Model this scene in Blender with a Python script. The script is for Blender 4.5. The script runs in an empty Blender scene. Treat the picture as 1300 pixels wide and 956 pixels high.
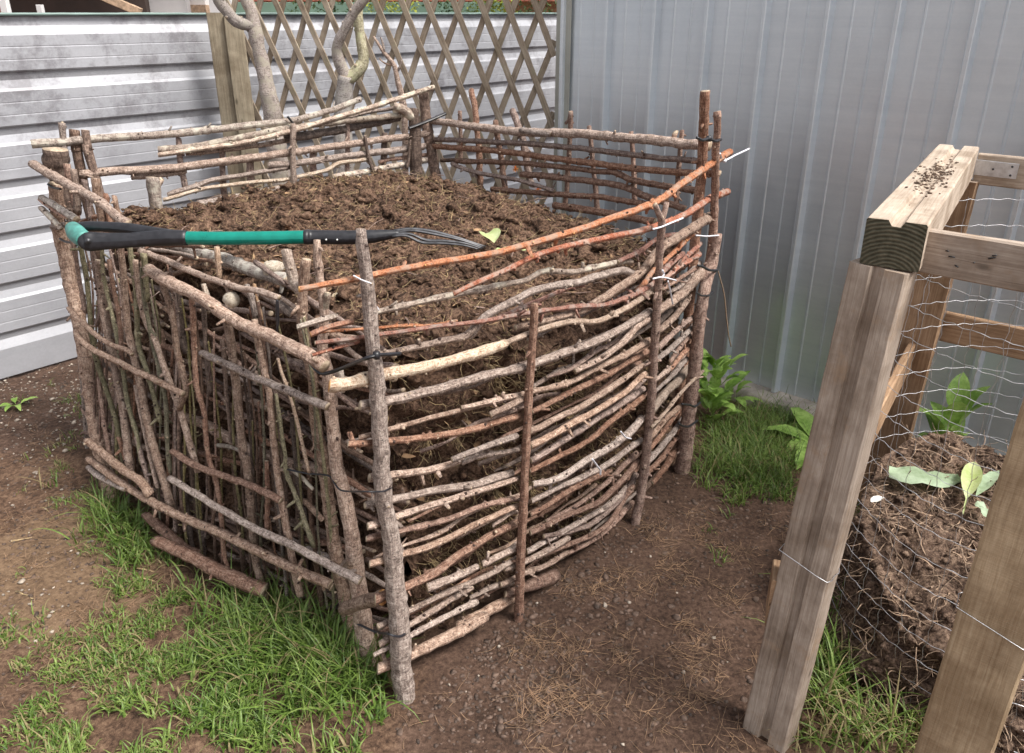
import bpy, math, random
from mathutils import Vector, Matrix, noise
random.seed(11)
R = random.random
def U(a, b): return a + (b - a) * random.random()
C = bpy.context.scene.collection
# ------------------------------------------------------------------ camera
F = 1000.0; PITCH = math.atan(0.4175); CH = 1.6
cPt, sPt = math.cos(PITCH), math.sin(PITCH)
def ray(u, v):
    dx = (u - 650) / F; dy = (v - 433.5) / F
    return Vector((dx, cPt - dy * sPt, -sPt - dy * cPt))
CAM = Vector((0, 0, CH))
cam_d = bpy.data.cameras.new('camera'); cam = bpy.data.objects.new('camera', cam_d); C.objects.link(cam)
cam.location = CAM; cam.rotation_euler = (math.pi / 2 - PITCH, 0, 0)
cam_d.sensor_width = 36; cam_d.lens = 36 * F / 1300; cam_d.shift_y = -44.5 / 1300
cam_d.clip_start = 0.02; cam_d.clip_end = 500
cam_d.dof.use_dof = True; cam_d.dof.focus_distance = 1.95; cam_d.dof.aperture_fstop = 13
bpy.context.scene.camera = cam
def gnd(u, v, z=0.0):
    r = ray(u, v); return CAM + r * ((z - CH) / r.z)
# ------------------------------------------------------------------ bin geometry
def V2(x, y): return Vector((x, y, 0))
cA, cB, cC, cD = V2(-.28, 1.54), V2(.68, 2.69), V2(-.38, 3.85), V2(-1.67, 2.79)
def facedef(a, b, ref):
    d = (b - a).normalized(); n = Vector((d.y, -d.x, 0))
    if n.dot(ref - a) > 0: n = -n
    return a, b, d, n
mid = (cA + cB + cC + cD) / 4
FACES = {'F': facedef(cA, cB, mid), 'L': facedef(cA, cD, mid), 'B': facedef(V2(-1.6, 2.8), cC, mid), 'K': facedef(cC, cB, mid)}
def bulge(p):
    a, b, d, n = FACES['F']
    s = (p - a).dot(d) / (b - a).length
    if s <= 0 or s >= 1: return 0.0
    return (.07 + .06 * max(0, min(1.2, p.z))) * 4 * s * (1 - s)
def bulge_l(p):
    # the left wall leans outwards at its foot
    a, b, d, n = FACES['L']
    q = max(0, min(1.0, (p - a).dot(d) / (b - a).length / .6))
    return .15 * q * max(0, 1 - max(0, p.z) / .7)
def on(face, u, v, off=0.0):
    a, b, d, n = FACES[face]; r = ray(u, v)
    nn = n
    def f(t):
        p = CAM + r * t; q = nn.x * (p.x - a.x) + nn.y * (p.y - a.y) - off
        if face == 'F': q -= bulge(Vector((p.x, p.y, p.z)))
        if face == 'L': q -= bulge_l(p)
        return q
    t0 = .6; s0 = f(t0) > 0; t = t0
    while t < 7:
        t1 = t + .04
        if (f(t1) > 0) != s0:
            lo, hi = t, t1
            for _ in range(20):
                m = (lo + hi) / 2
                if (f(m) > 0) == s0: lo = m
                else: hi = m
            return CAM + r * lo, lo
        t = t1
    return CAM + r * 4, 4
# ------------------------------------------------------------------ object helpers
def tag(o, label, cat, group=None, kind=None):
    if label: o['label'] = label
    if cat: o['category'] = cat
    if group: o['group'] = group
    if kind: o['kind'] = kind
    return o
def thing(name, label, cat, loc=(0, 0, 0), group=None):
    o = bpy.data.objects.new(name, None); C.objects.link(o); o.location = loc
    o.empty_display_size = .05
    return tag(o, label, cat, group)
class MB:
    def __init__(s): s.v = []; s.f = []; s.m = []; s.uv = []
    def add(s, vs, fs, mi=0, uvs=None):
        k = len(s.v); s.v.extend([tuple(p) for p in vs])
        for i, f in enumerate(fs):
            s.f.append(tuple(k + q for q in f)); s.m.append(mi if isinstance(mi, int) else mi[i])
            if uvs is not None: s.uv.extend([uvs[q] if not isinstance(uvs[0], list) else None for q in f])
            else: s.uv.extend([(0, 0)] * len(f))
    def build(s, name, mats, parent=None, smooth=True, label=None):
        me = bpy.data.meshes.new(name)
        me.from_pydata(s.v, [], s.f)
        if not isinstance(mats, (list, tuple)): mats = [mats]
        for m in mats: me.materials.append(m)
        me.polygons.foreach_set('material_index', s.m)
        me.polygons.foreach_set('use_smooth', [smooth] * len(s.f))
        uvl = me.uv_layers.new(name='UVMap')
        flat = []
        for a in s.uv: flat.extend(a)
        uvl.data.foreach_set('uv', flat)
        me.update()
        o = bpy.data.objects.new(name, me); C.objects.link(o)
        if parent is not None:
            o.parent = parent
            o.matrix_parent_inverse = Matrix.Translation(-Vector(parent.location)) if parent.type == 'EMPTY' else Matrix.Identity(4)
        if label: o['label'] = label
        return o
def cr(pts, step):
    """Catmull-Rom resampling of [(Vector, radius)]"""
    if len(pts) == 1: return pts
    P = [(pts[0][0] * 2 - pts[1][0], pts[0][1])] + pts + [(pts[-1][0] * 2 - pts[-2][0], pts[-1][1])]
    out = []
    for i in range(1, len(P) - 2):
        p0, p1, p2, p3 = P[i - 1][0], P[i][0], P[i + 1][0], P[i + 2][0]
        L = (p2 - p1).length; n = max(2, int(L / step))
        for k in range(n):
            t = k / n
            q = .5 * ((2 * p1) + (p2 - p0) * t + (2 * p0 - 5 * p1 + 4 * p2 - p3) * t * t + (3 * p1 - p0 - 3 * p2 + p3) * t ** 3)
            out.append((q, P[i][1] * (1 - t) + P[i + 1][1] * t))
    out.append((pts[-1][0].copy(), pts[-1][1]))
    return out
def perp(d):
    a = Vector((0, 0, 1)) if abs(d.z) < .8 else Vector((1, 0, 0))
    x = d.cross(a).normalized(); return x, d.cross(x).normalized()
def tube(mb, path, sides=8, rough=0.0, seed=0.0, caps=True, mi=0, capmi=1, slant=0.0):
    n = len(path); d0 = (path[1][0] - path[0][0]).normalized(); x, y = perp(d0)
    vs = []; us = []; fs = []; uvs = []; ms = []
    s = 0.0
    base = len(mb.v)
    for i, (p, r) in enumerate(path):
        if i == 0: d = (path[1][0] - p)
        elif i == n - 1: d = (p - path[i - 1][0])
        else: d = (path[i + 1][0] - path[i - 1][0])
        d.normalize()
        if i: s += (p - path[i - 1][0]).length
        x = (x - d * x.dot(d)).normalized(); y = d.cross(x)
        for k in range(sides + 1):
            a = 2 * math.pi * (k % sides) / sides
            rr = r
            dirv = x * math.cos(a) + y * math.sin(a)
            if rough:
                q = dirv * .9 + Vector((s * 28 + seed * 13, seed * 7, 0))
                rr *= 1 + rough * (noise.noise(q) * 1.2 + .7 * noise.noise(q * 2.3 + Vector((5, 5, 5))))
            off = Vector((0, 0, 0))
            if slant and i == 0: off = -d * (math.cos(a) * slant * r)
            if slant and i == n - 1: off = d * (math.cos(a + 1) * slant * r)
            vs.append(p + dirv * rr + off); us.append((s, k / sides))
    W = sides + 1
    for i in range(n - 1):
        for k in range(sides):
            fs.append((i * W + k, i * W + k + 1, (i + 1) * W + k + 1, (i + 1) * W + k)); ms.append(mi)
    if caps:
        c0 = len(vs); vs.append(path[0][0] - (path[1][0] - path[0][0]).normalized() * path[0][1] * .08); us.append((0, 0))
        c1 = len(vs); vs.append(path[-1][0] + (path[-1][0] - path[-2][0]).normalized() * path[-1][1] * .08); us.append((0, 0))
        for k in range(sides):
            fs.append((c0, k + 1, k)); ms.append(capmi)
            fs.append((c1, (n - 1) * W + k, (n - 1) * W + k + 1)); ms.append(capmi)
    mb.add(vs, fs, ms, us)
def box(mb, p0, p1, w, h, up=Vector((0, 0, 1)), prof=None, bev=.003, mi=0, endmi=None):
    """bar from p0 to p1, width w (side axis), height h (up axis), bevelled or with own profile"""
    d = (p1 - p0).normalized(); sx = d.cross(up).normalized(); uz = sx.cross(d).normalized()
    if prof is None:
        a, b = w / 2, h / 2; e = min(bev, a * .4, b * .4)
        prof = [(-a + e, -b), (a - e, -b), (a, -b + e), (a, b - e), (a - e, b), (-a + e, b), (-a, b - e), (-a, -b + e)]
    n = len(prof); L = (p1 - p0).length; seg = max(1, int(L / .03))
    vs = []; us = []; fs = []; ms = []
    per = [0]
    for i in range(n): per.append(per[-1] + math.dist(prof[i], prof[(i + 1) % n]))
    sd = R() * 20
    for i in range(seg + 1):
        t = i / seg; c = p0.lerp(p1, t)
        for k in range(n + 1):
            a, b = prof[k % n]
            j = .0016 * noise.noise(Vector((t * L * 14, a * 40 + sd, b * 40))) + (.0010 * noise.noise(Vector((t * L * 40, a * 90 + sd, b * 90))))
            vs.append(c + sx * (a + j) + uz * (b + j)); us.append((t * L + sd, per[k]))
    W = n + 1
    for i in range(seg):
        for k in range(n):
            fs.append((i * W + k, i * W + k + 1, (i + 1) * W + k + 1, (i + 1) * W + k)); ms.append(mi)
    em = mi if endmi is None else endmi
    fs.append(tuple(range(n - 1, -1, -1))); ms.append(em)
    fs.append(tuple(seg * W + k for k in range(n))); ms.append(em)
    mb.add(vs, fs, ms, us)
# ------------------------------------------------------------------ materials
def newmat(name):
    m = bpy.data.materials.new(name); m.use_nodes = True; nt = m.node_tree; b = nt.nodes['Principled BSDF']
    return m, nt, b
def N(nt, t, **kw):
    n = nt.nodes.new(t)
    for k, v in kw.items():
        if k in n.inputs: n.inputs[k].default_value = v
        else: setattr(n, k, v)
    return n
def ramp(nt, stops, fac=None, interp='LINEAR'):
    n = nt.nodes.new('ShaderNodeValToRGB'); n.color_ramp.interpolation = interp
    e = n.color_ramp.elements
    while len(e) > 1: e.remove(e[-1])
    e[0].position = stops[0][0]; e[0].color = (*stops[0][1], 1)
    for p, c in stops[1:]:
        q = e.new(p); q.color = (*c, 1)
    if fac is not None: nt.links.new(fac, n.inputs['Fac'])
    return n
def mix(nt, fac, a, b, mode='MIX'):
    n = nt.nodes.new('ShaderNodeMix'); n.data_type = 'RGBA'; n.blend_type = mode
    for i, val in ((0, fac), (6, a), (7, b)):
        if hasattr(val, 'is_linked') or hasattr(val, 'links'): nt.links.new(val, n.inputs[i])
        elif i == 0: n.inputs[0].default_value = val
        else: n.inputs[i].default_value = (*val, 1)
    return n.outputs[2]
def mapping(nt, src, scale, loc=(0, 0, 0)):
    m = nt.nodes.new('ShaderNodeMapping'); m.inputs['Scale'].default_value = scale; m.inputs['Location'].default_value = loc
    nt.links.new(src, m.inputs['Vector']); return m.outputs['Vector']
def tex(nt, vec, scale, detail=4, rough=.6, dist=0.0):
    n = nt.nodes.new('ShaderNodeTexNoise'); n.inputs['Scale'].default_value = scale; n.inputs['Detail'].default_value = detail
    n.inputs['Roughness'].default_value = rough; n.inputs['Distortion'].default_value = dist
    nt.links.new(vec, n.inputs['Vector']); return n.outputs['Fac']
def bump(nt, b, h, strength=.5, dist=.002, prev=None):
    n = nt.nodes.new('ShaderNodeBump'); n.inputs['Strength'].default_value = strength; n.inputs['Distance'].default_value = dist
    nt.links.new(h, n.inputs['Height'])
    if prev is not None: nt.links.new(prev, n.inputs['Normal'])
    nt.links.new(n.outputs['Normal'], b.inputs['Normal']); return n.outputs['Normal']
def bark(name, c_lo, c_mid, c_hi, spots=(.05, .035, .03), lichen=None, rough=.85):
    m, nt, b = newmat(name)
    tc = N(nt, 'ShaderNodeTexCoord'); oi = N(nt, 'ShaderNodeObjectInfo')
    obj = tc.outputs['Object']
    uv = tc.outputs['UV']
    streak = tex(nt, mapping(nt, uv, (14, 9, 1)), 3, 5, .65)
    blot = tex(nt, obj, 55, 6, .75)
    fine = tex(nt, obj, 230, 4, .7)
    ring = tex(nt, mapping(nt, uv, (170, 5, 1)), 1.0, 3, .6)
    a = N(nt, 'ShaderNodeMath', operation='ADD'); nt.links.new(streak, a.inputs[0]); nt.links.new(blot, a.inputs[1])
    a2 = N(nt, 'ShaderNodeMath', operation='MULTIPLY'); nt.links.new(a.outputs[0], a2.inputs[0]); a2.inputs[1].default_value = .5
    r = ramp(nt, [(.38, c_lo), (.49, c_mid), (.60, c_hi)], a2.outputs[0])
    col = r.outputs['Color']
    sp = ramp(nt, [(.57, (0, 0, 0)), (.64, (.9, .9, .9))], fine)
    col = mix(nt, sp.outputs['Color'], col, spots)
    sl_ = ramp(nt, [(.34, (.75, .75, .75)), (.41, (0, 0, 0))], fine)
    col = mix(nt, sl_.outputs['Color'], col, tuple(min(.8, q * 1.35) for q in c_hi))
    rg = ramp(nt, [(.36, (.55, .55, .55)), (.44, (0, 0, 0)), (.60, (0, 0, 0)), (.66, (.6, .6, .6))], ring)
    col = mix(nt, rg.outputs['Color'], col, mix(nt, ramp(nt, [(.49, (0, 0, 0)), (.51, (1, 1, 1))], ring).outputs['Color'], spots, tuple(min(.8, q * 1.15) for q in c_hi)))
    if lichen:
        lf = ramp(nt, [(.5, (0, 0, 0)), (.6, (1, 1, 1))], tex(nt, obj, 22, 5, .7))
        col = mix(nt, lf.outputs['Color'], col, lichen)
    # each stick its own tone
    hs = N(nt, 'ShaderNodeHueSaturation')
    mr = N(nt, 'ShaderNodeMapRange'); nt.links.new(oi.outputs['Random'], mr.inputs['Value']); mr.inputs['To Min'].default_value = .72; mr.inputs['To Max'].default_value = 1.28
    nt.links.new(mr.outputs['Result'], hs.inputs['Value'])
    mr2 = N(nt, 'ShaderNodeMapRange'); w = N(nt, 'ShaderNodeMath', operation='FRACT'); w0 = N(nt, 'ShaderNodeMath', operation='MULTIPLY')
    nt.links.new(oi.outputs['Random'], w0.inputs[0]); w0.inputs[1].default_value = 17.3; nt.links.new(w0.outputs[0], w.inputs[0])
    nt.links.new(w.outputs[0], mr2.inputs['Value']); mr2.inputs['To Min'].default_value = .7; mr2.inputs['To Max'].default_value = 1.25
    nt.links.new(mr2.outputs['Result'], hs.inputs['Saturation'])
    nt.links.new(col, hs.inputs['Color']); nt.links.new(hs.outputs['Color'], b.inputs['Base Color'])
    b.inputs['Roughness'].default_value = rough; b.inputs['Specular IOR Level'].default_value = .35
    p = bump(nt, b, a2.outputs[0], .9, .005); p = bump(nt, b, ring, .35, .001, p); bump(nt, b, fine, .7, .0018, p)
    return m
M = {}
M['grey'] = bark('bark grey brown', (.125, .078, .058), (.30, .212, .168), (.54, .425, .35))
M['brown'] = bark('bark warm brown', (.095, .05, .037), (.235, .14, .105), (.44, .31, .245))
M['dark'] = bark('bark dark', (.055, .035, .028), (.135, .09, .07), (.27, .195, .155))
M['red'] = bark('bark red twig', (.15, .055, .038), (.30, .125, .085), (.40, .24, .19), lichen=(.34, .25, .21))
M['orange'] = bark('bark orange twig', (.24, .09, .045), (.42, .175, .095), (.50, .29, .19), lichen=(.36, .24, .18), rough=.6)
M['pale'] = bark('peeled wood', (.22, .15, .11), (.52, .42, .335), (.68, .59, .49), spots=(.22, .115, .07))
M['lichen'] = bark('bark lichen', (.13, .10, .08), (.29, .225, .185), (.48, .40, .34), lichen=(.50, .45, .37))
M['green'] = bark('bark green twig', (.085, .075, .035), (.19, .165, .085), (.33, .28, .17))
M['tan'] = bark('bark tan', (.19, .115, .07), (.38, .25, .165), (.52, .39, .29), rough=.65)
M['plum'] = bark('tree bark', (.24, .20, .18), (.39, .335, .305), (.52, .46, .42), lichen=(.42, .38, .32))
M['moss'] = bark('mossy bark', (.18, .16, .10), (.33, .30, .20), (.44, .40, .30), lichen=(.40, .39, .25))
def cutm(name, c0, c1):
    m, nt, b = newmat(name); tc = N(nt, 'ShaderNodeTexCoord')
    f = tex(nt, tc.outputs['Object'], 90, 4)
    nt.links.new(ramp(nt, [(.35, c0), (.65, c1)], f).outputs['Color'], b.inputs['Base Color']); b.inputs['Roughness'].default_value = .8
    bump(nt, b, f, .5, .002); return m
M['cut'] = cutm('cut wood end', (.26, .19, .13), (.56, .45, .33))
M['cutorange'] = cutm('fresh cut wood end', (.50, .20, .06), (.78, .48, .20))
def simple(name, col, rough=.5, metal=0.0, spec=.5, nscale=0, namp=.15):
    m, nt, b = newmat(name); b.inputs['Roughness'].default_value = rough; b.inputs['Metallic'].default_value = metal
    b.inputs['Specular IOR Level'].default_value = spec
    if nscale:
        tc = N(nt, 'ShaderNodeTexCoord'); f = tex(nt, tc.outputs['Object'], nscale, 5)
        lo = tuple(c * (1 - namp) for c in col); hi = tuple(min(1, c * (1 + namp)) for c in col)
        nt.links.new(ramp(nt, [(.35, lo), (.65, hi)], f).outputs['Color'], b.inputs['Base Color'])
        rr = ramp(nt, [(.3, (rough * .8,) * 3), (.7, (min(1, rough * 1.25),) * 3)], f); nt.links.new(rr.outputs['Color'], b.inputs['Roughness'])
    else: b.inputs['Base Color'].default_value = (*col, 1)
    return m
M['black'] = simple('black plastic', (.018, .018, .022), .42, nscale=60, namp=.3)
M['teal'] = simple('teal plastic tube', (.0, .19, .145), .32, nscale=25, namp=.14)
M['tealgrip'] = simple('worn teal grip', (.075, .26, .225), .55, nscale=40, namp=.3)
M['steel'] = simple('dark steel tines', (.07, .07, .075), .42, .7, nscale=50, namp=.35)
M['rivet'] = simple('bright rivet', (.75, .75, .72), .35, .8)
M['whitetie'] = simple('white plastic tie', (.78, .78, .84), .4)
M['string'] = simple('tan string', (.35, .25, .17), .9)
M['wire'] = simple('galvanised wire', (.50, .50, .52), .42, .75, nscale=30, namp=.3)
M['plate'] = simple('zinc plate', (.62, .64, .68), .35, .7, nscale=60, namp=.15)
M['bud'] = simple('dark bud', (.05, .03, .024), .9)
def soil(name, cols, straw=(.30, .20, .11), strawamt=.62):
    m, nt, b = newmat(name); tc = N(nt, 'ShaderNodeTexCoord'); o = tc.outputs['Object']
    a = tex(nt, o, 14, 8, .72); c = tex(nt, o, 95, 5, .7); d = tex(nt, o, 420, 3, .7)
    ad = N(nt, 'ShaderNodeMath', operation='MULTIPLY_ADD'); nt.links.new(c, ad.inputs[0]); ad.inputs[1].default_value = .75
    ml = N(nt, 'ShaderNodeMath', operation='MULTIPLY'); nt.links.new(a, ml.inputs[0]); ml.inputs[1].default_value = .42; nt.links.new(ml.outputs[0], ad.inputs[2])
    col = ramp(nt, [(.46, cols[0]), (.575, cols[1]), (.69, cols[2])], ad.outputs[0]).outputs['Color']
    sp = ramp(nt, [(strawamt, (0, 0, 0)), (strawamt + .05, (1, 1, 1))], d)
    col = mix(nt, sp.outputs['Color'], col, straw)
    nt.links.new(col, b.inputs['Base Color']); b.inputs['Roughness'].default_value = .92; b.inputs['Specular IOR Level'].default_value = .25
    p = bump(nt, b, c, .9, .01); bump(nt, b, d, .8, .003, p)
    return m
M['compost'] = soil('compost', [(.018, .010, .007), (.095, .053, .035), (.25, .155, .105)])
M['compost2'] = soil('rooty compost', [(.03, .018, .013), (.14, .09, .066), (.31, .215, .155)])
M['straw'] = simple('straw', (.31, .225, .12), .85, nscale=40, namp=.7)
M['root'] = simple('pale roots', (.28, .195, .135), .85, nscale=45, namp=.75)
M['leaflitter'] = simple('leaf litter', (.30, .15, .07), .8, nscale=12, namp=.5)
M['stone'] = simple('pale stone chips', (.33, .28, .23), .85, nscale=25, namp=.6)
M['chip'] = simple('bark chips', (.105, .07, .053), .9, nscale=40, namp=.7)
def leafm(name, lo, hi, rough=.45):
    m, nt, b = newmat(name); tc = N(nt, 'ShaderNodeTexCoord')
    f = tex(nt, tc.outputs['Object'], 38 if 'grass' in name else 11, 5, .8)
    col = ramp(nt, [(.36, lo), (.64, hi)], f).outputs['Color']
    nt.links.new(col, b.inputs['Base Color']); b.inputs['Roughness'].default_value = rough
    b.inputs['Transmission Weight'].default_value = 0
    tr = N(nt, 'ShaderNodeBsdfTranslucent'); nt.links.new(col, tr.inputs['Color'])
    mx = N(nt, 'ShaderNodeMixShader'); mx.inputs[0].default_value = .28
    out = nt.nodes['Material Output']; nt.links.new(b.outputs[0], mx.inputs[1]); nt.links.new(tr.outputs[0], mx.inputs[2]); nt.links.new(mx.outputs[0], out.inputs['Surface'])
    return m
M['grass'] = leafm('grass', (.05, .105, .016), (.19, .29, .055))
M['grassdry'] = leafm('dry grass', (.22, .17, .08), (.36, .30, .15), .7)
M['weed'] = leafm('weed leaf', (.17, .32, .045), (.45, .64, .17))
M['paleleaf'] = leafm('limp pale leaf', (.28, .38, .22), (.50, .62, .44), .5)
M['stalk'] = leafm('yellow green stalk', (.45, .55, .20), (.66, .72, .42), .45)
M['shrub'] = leafm('shrub foliage', (.03, .055, .02), (.09, .14, .04))
M['shruby'] = leafm('yellow shrub foliage', (.22, .26, .03), (.45, .48, .08))
def timber(name, lo, mid_, hi, grain=1.0, stain=None, saw_=.25):
    m, nt, b = newmat(name); tc = N(nt, 'ShaderNodeTexCoord'); uv = tc.outputs['UV']
    g = tex(nt, mapping(nt, uv, (2.2, 70, 1)), 2.2, 6, .62, .6)
    g2 = tex(nt, mapping(nt, uv, (9, 260, 1)), 2, 3, .6)
    saw = tex(nt, mapping(nt, uv, (330, 2.5, 1)), 1.6, 2, .5)
    bl = tex(nt, tc.outputs['Object'], 7, 5, .65)
    col = ramp(nt, [(.32, lo), (.5, mid_), (.68, hi)], g).outputs['Color']
    col = mix(nt, .35, col, ramp(nt, [(.3, lo), (.7, hi)], g2).outputs['Color'])
    if saw_ > .5: col = mix(nt, .12, col, ramp(nt, [(.4, lo), (.6, hi)], saw).outputs['Color'])
    bm = ramp(nt, [(.38, (.68, .64, .60)), (.62, (1.1, 1.1, 1.1))], bl).outputs['Color']
    col = mix(nt, 1.0, col, bm, 'MULTIPLY')
    kn = nt.nodes.new('ShaderNodeTexVoronoi'); kn.inputs['Scale'].default_value = 1.0; nt.links.new(mapping(nt, uv, (5.5, 13, 1)), kn.inputs['Vector'])
    kf = ramp(nt, [(.0, (.9, .9, .9)), (.045, (.75, .75, .75)), (.10, (0, 0, 0))], kn.outputs['Distance']).outputs['Color']
    col = mix(nt, kf, col, tuple(q * .55 for q in lo))
    if stain:
        sf = ramp(nt, [(.55, (0, 0, 0)), (.75, (1, 1, 1))], tex(nt, tc.outputs['Object'], 12, 5, .7)).outputs['Color']
        col = mix(nt, sf, col, stain)
    nt.links.new(col, b.inputs['Base Color']); b.inputs['Roughness'].default_value = .82; b.inputs['Specular IOR Level'].default_value = .3
    p = bump(nt, b, g, .45, .002); p = bump(nt, b, saw, saw_, .0012, p); bump(nt, b, g2, .4, .0008, p)
    return m
M['wood'] = timber('weathered pine', (.235, .18, .14), (.40, .325, .265), (.53, .45, .38), stain=(.36, .25, .165))
M['woodpale'] = timber('pale dry pine', (.33, .255, .20), (.50, .415, .335), (.62, .53, .44))
M['woodbrown'] = timber('brown pine', (.20, .115, .065), (.34, .215, .13), (.46, .32, .205))
M['woodpost2'] = timber('brown treated pine', (.31, .215, .125), (.48, .355, .225), (.59, .465, .32), saw_=.6)
M['woodend'] = timber('mossy end grain', (.045, .042, .028), (.085, .08, .055), (.14, .125, .09))
M['woodpost'] = timber('treated post', (.20, .165, .115), (.31, .265, .195), (.42, .36, .27))
M['slat'] = timber('trellis slat', (.20, .15, .11), (.36, .295, .225), (.48, .41, .33), stain=(.29, .26, .17))
nt = M['woodend'].node_tree; b = nt.nodes['Principled BSDF']; tc = N(nt, 'ShaderNodeTexCoord')
wv = nt.nodes.new('ShaderNodeTexWave'); wv.wave_type = 'RINGS'; wv.rings_direction = 'SPHERICAL'; wv.inputs['Scale'].default_value = 42; wv.inputs['Distortion'].default_value = 2.2; wv.inputs['Detail'].default_value = 4
nt.links.new(mapping(nt, tc.outputs['Object'], (1, 1, 1), (-.70, -1.405, -1.13)), wv.inputs['Vector'])
f_ = tex(nt, tc.outputs['Object'], 60, 5, .7)
cc_ = mix(nt, .72, wv.outputs['Fac'], f_); nt.links.new(ramp(nt, [(.3, (.045, .042, .026)), (.5, (.085, .078, .052)), (.72, (.15, .132, .09))], cc_).outputs['Color'], b.inputs['Base Color'])
bump(nt, b, cc_, .8, .004)
# metal sheets
def sheet(name, lo, hi, metal, rough, stain=None, streakdir=(1, 1, 30)):
    m, nt, b = newmat(name); tc = N(nt, 'ShaderNodeTexCoord'); o = tc.outputs['Object']
    sp = nt.nodes.new('ShaderNodeTexVoronoi'); sp.inputs['Scale'].default_value = 120; nt.links.new(o, sp.inputs['Vector'])
    spc = ramp(nt, [(0, (.44,) * 3), (1, (.56,) * 3)], sp.outputs['Color'])
    n1 = tex(nt, o, 3.5, 6, .65); n2 = tex(nt, mapping(nt, o, streakdir), 1.2, 5, .65)
    a = mix(nt, .5, n1, n2); col = ramp(nt, [(.34, lo), (.64, hi)], a).outputs['Color']
    col = mix(nt, .35, col, spc.outputs['Color'], 'OVERLAY')
    if stain:
        w = N(nt, 'ShaderNodeSeparateXYZ'); nt.links.new(o, w.inputs[0])
        zz = ramp(nt, [(.0, (0, 0, 0)), (.30, (.25, .25, .25)), (.45, (1, 1, 1))], None)
        mr = N(nt, 'ShaderNodeMapRange'); nt.links.new(w.outputs['Z'], mr.inputs['Value']); mr.inputs['From Min'].default_value = .6; mr.inputs['From Max'].default_value = 1.7
        nt.links.new(mr.outputs['Result'], zz.inputs['Fac'])
        sf = ramp(nt, [(.47, (0, 0, 0)), (.62, (1, 1, 1))], tex(nt, mapping(nt, o, (1.4, 1.4, 1.4)), 4.2, 10, .78)).outputs['Color']
        s2 = mix(nt, 1.0, sf, zz.outputs['Color'], 'MULTIPLY')
        s3 = mix(nt, 1.0, s2, (.62, .62, .62), 'MULTIPLY')
        col = mix(nt, s3, col, stain)
    nt.links.new(col, b.inputs['Base Color']); b.inputs['Metallic'].default_value = metal
    rr = ramp(nt, [(.3, (rough * .85,) * 3), (.7, (rough * 1.2,) * 3)], n1); nt.links.new(rr.outputs['Color'], b.inputs['Roughness'])
    bump(nt, b, n2, .12, .004)
    return m
M['shed'] = sheet('galvanised steel', (.64, .695, .75), (.74, .79, .835), .60, .38)
M['fence'] = sheet('weathered zinc sheet', (.335, .34, .37), (.43, .435, .465), .15, .5, stain=(.14, .13, .14), streakdir=(1, 1, 6))
M['flash'] = simple('beige corner flashing', (.40, .40, .355), .5, .2, nscale=4, namp=.12)
M['fencecap'] = simple('green grey cap', (.20, .27, .25), .5, .3, nscale=5)
M['concrete'] = simple('concrete', (.42, .37, .32), .9, nscale=9, namp=.35)
# ------------------------------------------------------------------ sticks
def sm(*pairs): return pairs
def make_stick(name, path, kind, parent, knots=18, seed=None, cut='cut', rough=.10, extend=None):
    seed = R() * 50 if seed is None else seed
    L = sum((path[i + 1][0] - path[i][0]).length for i in range(len(path) - 1))
    pth = cr(path, .014)
    rmean = sum(r for p, r in pth) / len(pth)
    out = []
    s = 0
    for i, (p, r) in enumerate(pth):
        if i: s += (p - pth[i - 1][0]).length
        w = noise.noise_vector(Vector((s * 4.5, seed + 20, 0))) * (r * .5 if r < .011 else 0) + noise.noise_vector(Vector((s * 9, seed, 0))) * (r * (.35 if r < .011 else .18)) + noise.noise_vector(Vector((s * 30, seed + 9, 0))) * (r * .14)
        out.append([p + w, r * (1 + .08 * noise.noise(Vector((s * 14, seed + 3, 1))))])
    mb = MB()
    # buds and knots: swellings and side spurs
    nk = int(L * knots * U(1.0, 1.8)); spurs = []
    for _ in range(nk):
        i = random.randrange(1, len(out) - 1) if len(out) > 3 else 0
        out[i][1] *= U(1.06, 1.22) if rmean < .008 else U(1.01, 1.07)
        spurs.append(i)
    sides = 7 if rmean < .0065 else (9 if rmean < .012 else 14)
    tube(mb, [(p, r) for p, r in out], sides, rough, seed, slant=U(.1, .7))
    for i in spurs:
        p, r = out[i]
        d = (out[min(i + 1, len(out) - 1)][0] - out[max(i - 1, 0)][0]).normalized()
        x, y = perp(d); a = U(0, 6.28); n = x * math.cos(a) + y * math.sin(a)
        dd = (n + d * U(-.2, 1.0)).normalized()
        big = R() < .17
        l = U(.010, .03) if big else U(.002, .007); rr = min(r * .5, .004) * U(.6, 1.1) * (1.3 if big else 1)
        mi_ = 2 if (not big and R() < .5) else 0
        tube(mb, [(p + n * r * .5, rr * 1.25), (p + n * r * .8 + dd * l * .5, rr), (p + n * r * .8 + dd * l, rr * .8)], 5, .1, a, mi=mi_, capmi=2 if mi_ else 1)
    return mb.build(name, [M[kind], M[cut], M['bud']], parent)
def px(face, off, spec, w0, w1=None, ext=0):
    """outline points -> path lying on one wall of the bin (own offset from the wall)"""
    if w1 is None: w1 = w0
    pts = [tuple(float(q) for q in t.split(',')) for t in spec.split()]
    if ext and ext < pts[0][0]:
        (x0, y0), (x1, y1) = pts[0], pts[1]
        pts.insert(0, (ext, y0 + (ext - x0) * (y1 - y0) / (x1 - x0)))
    n = len(pts); out = []
    for i, (u, v) in enumerate(pts):
        p, t = on(face, u, v, off(i / (n - 1)) if callable(off) else off)
        w = w0 + (w1 - w0) * i / max(1, n - 1)
        out.append((p, w / 2 * t / F))
    return out
def ground_stake(path, depth=.05):
    p, r = path[-1]; q, _ = path[-2]
    d = (p - q).normalized()
    if p.z > -depth:
        k = (p.z + depth) / max(.2, -d.z); path.append((p + d * k, r))
    return path
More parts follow.
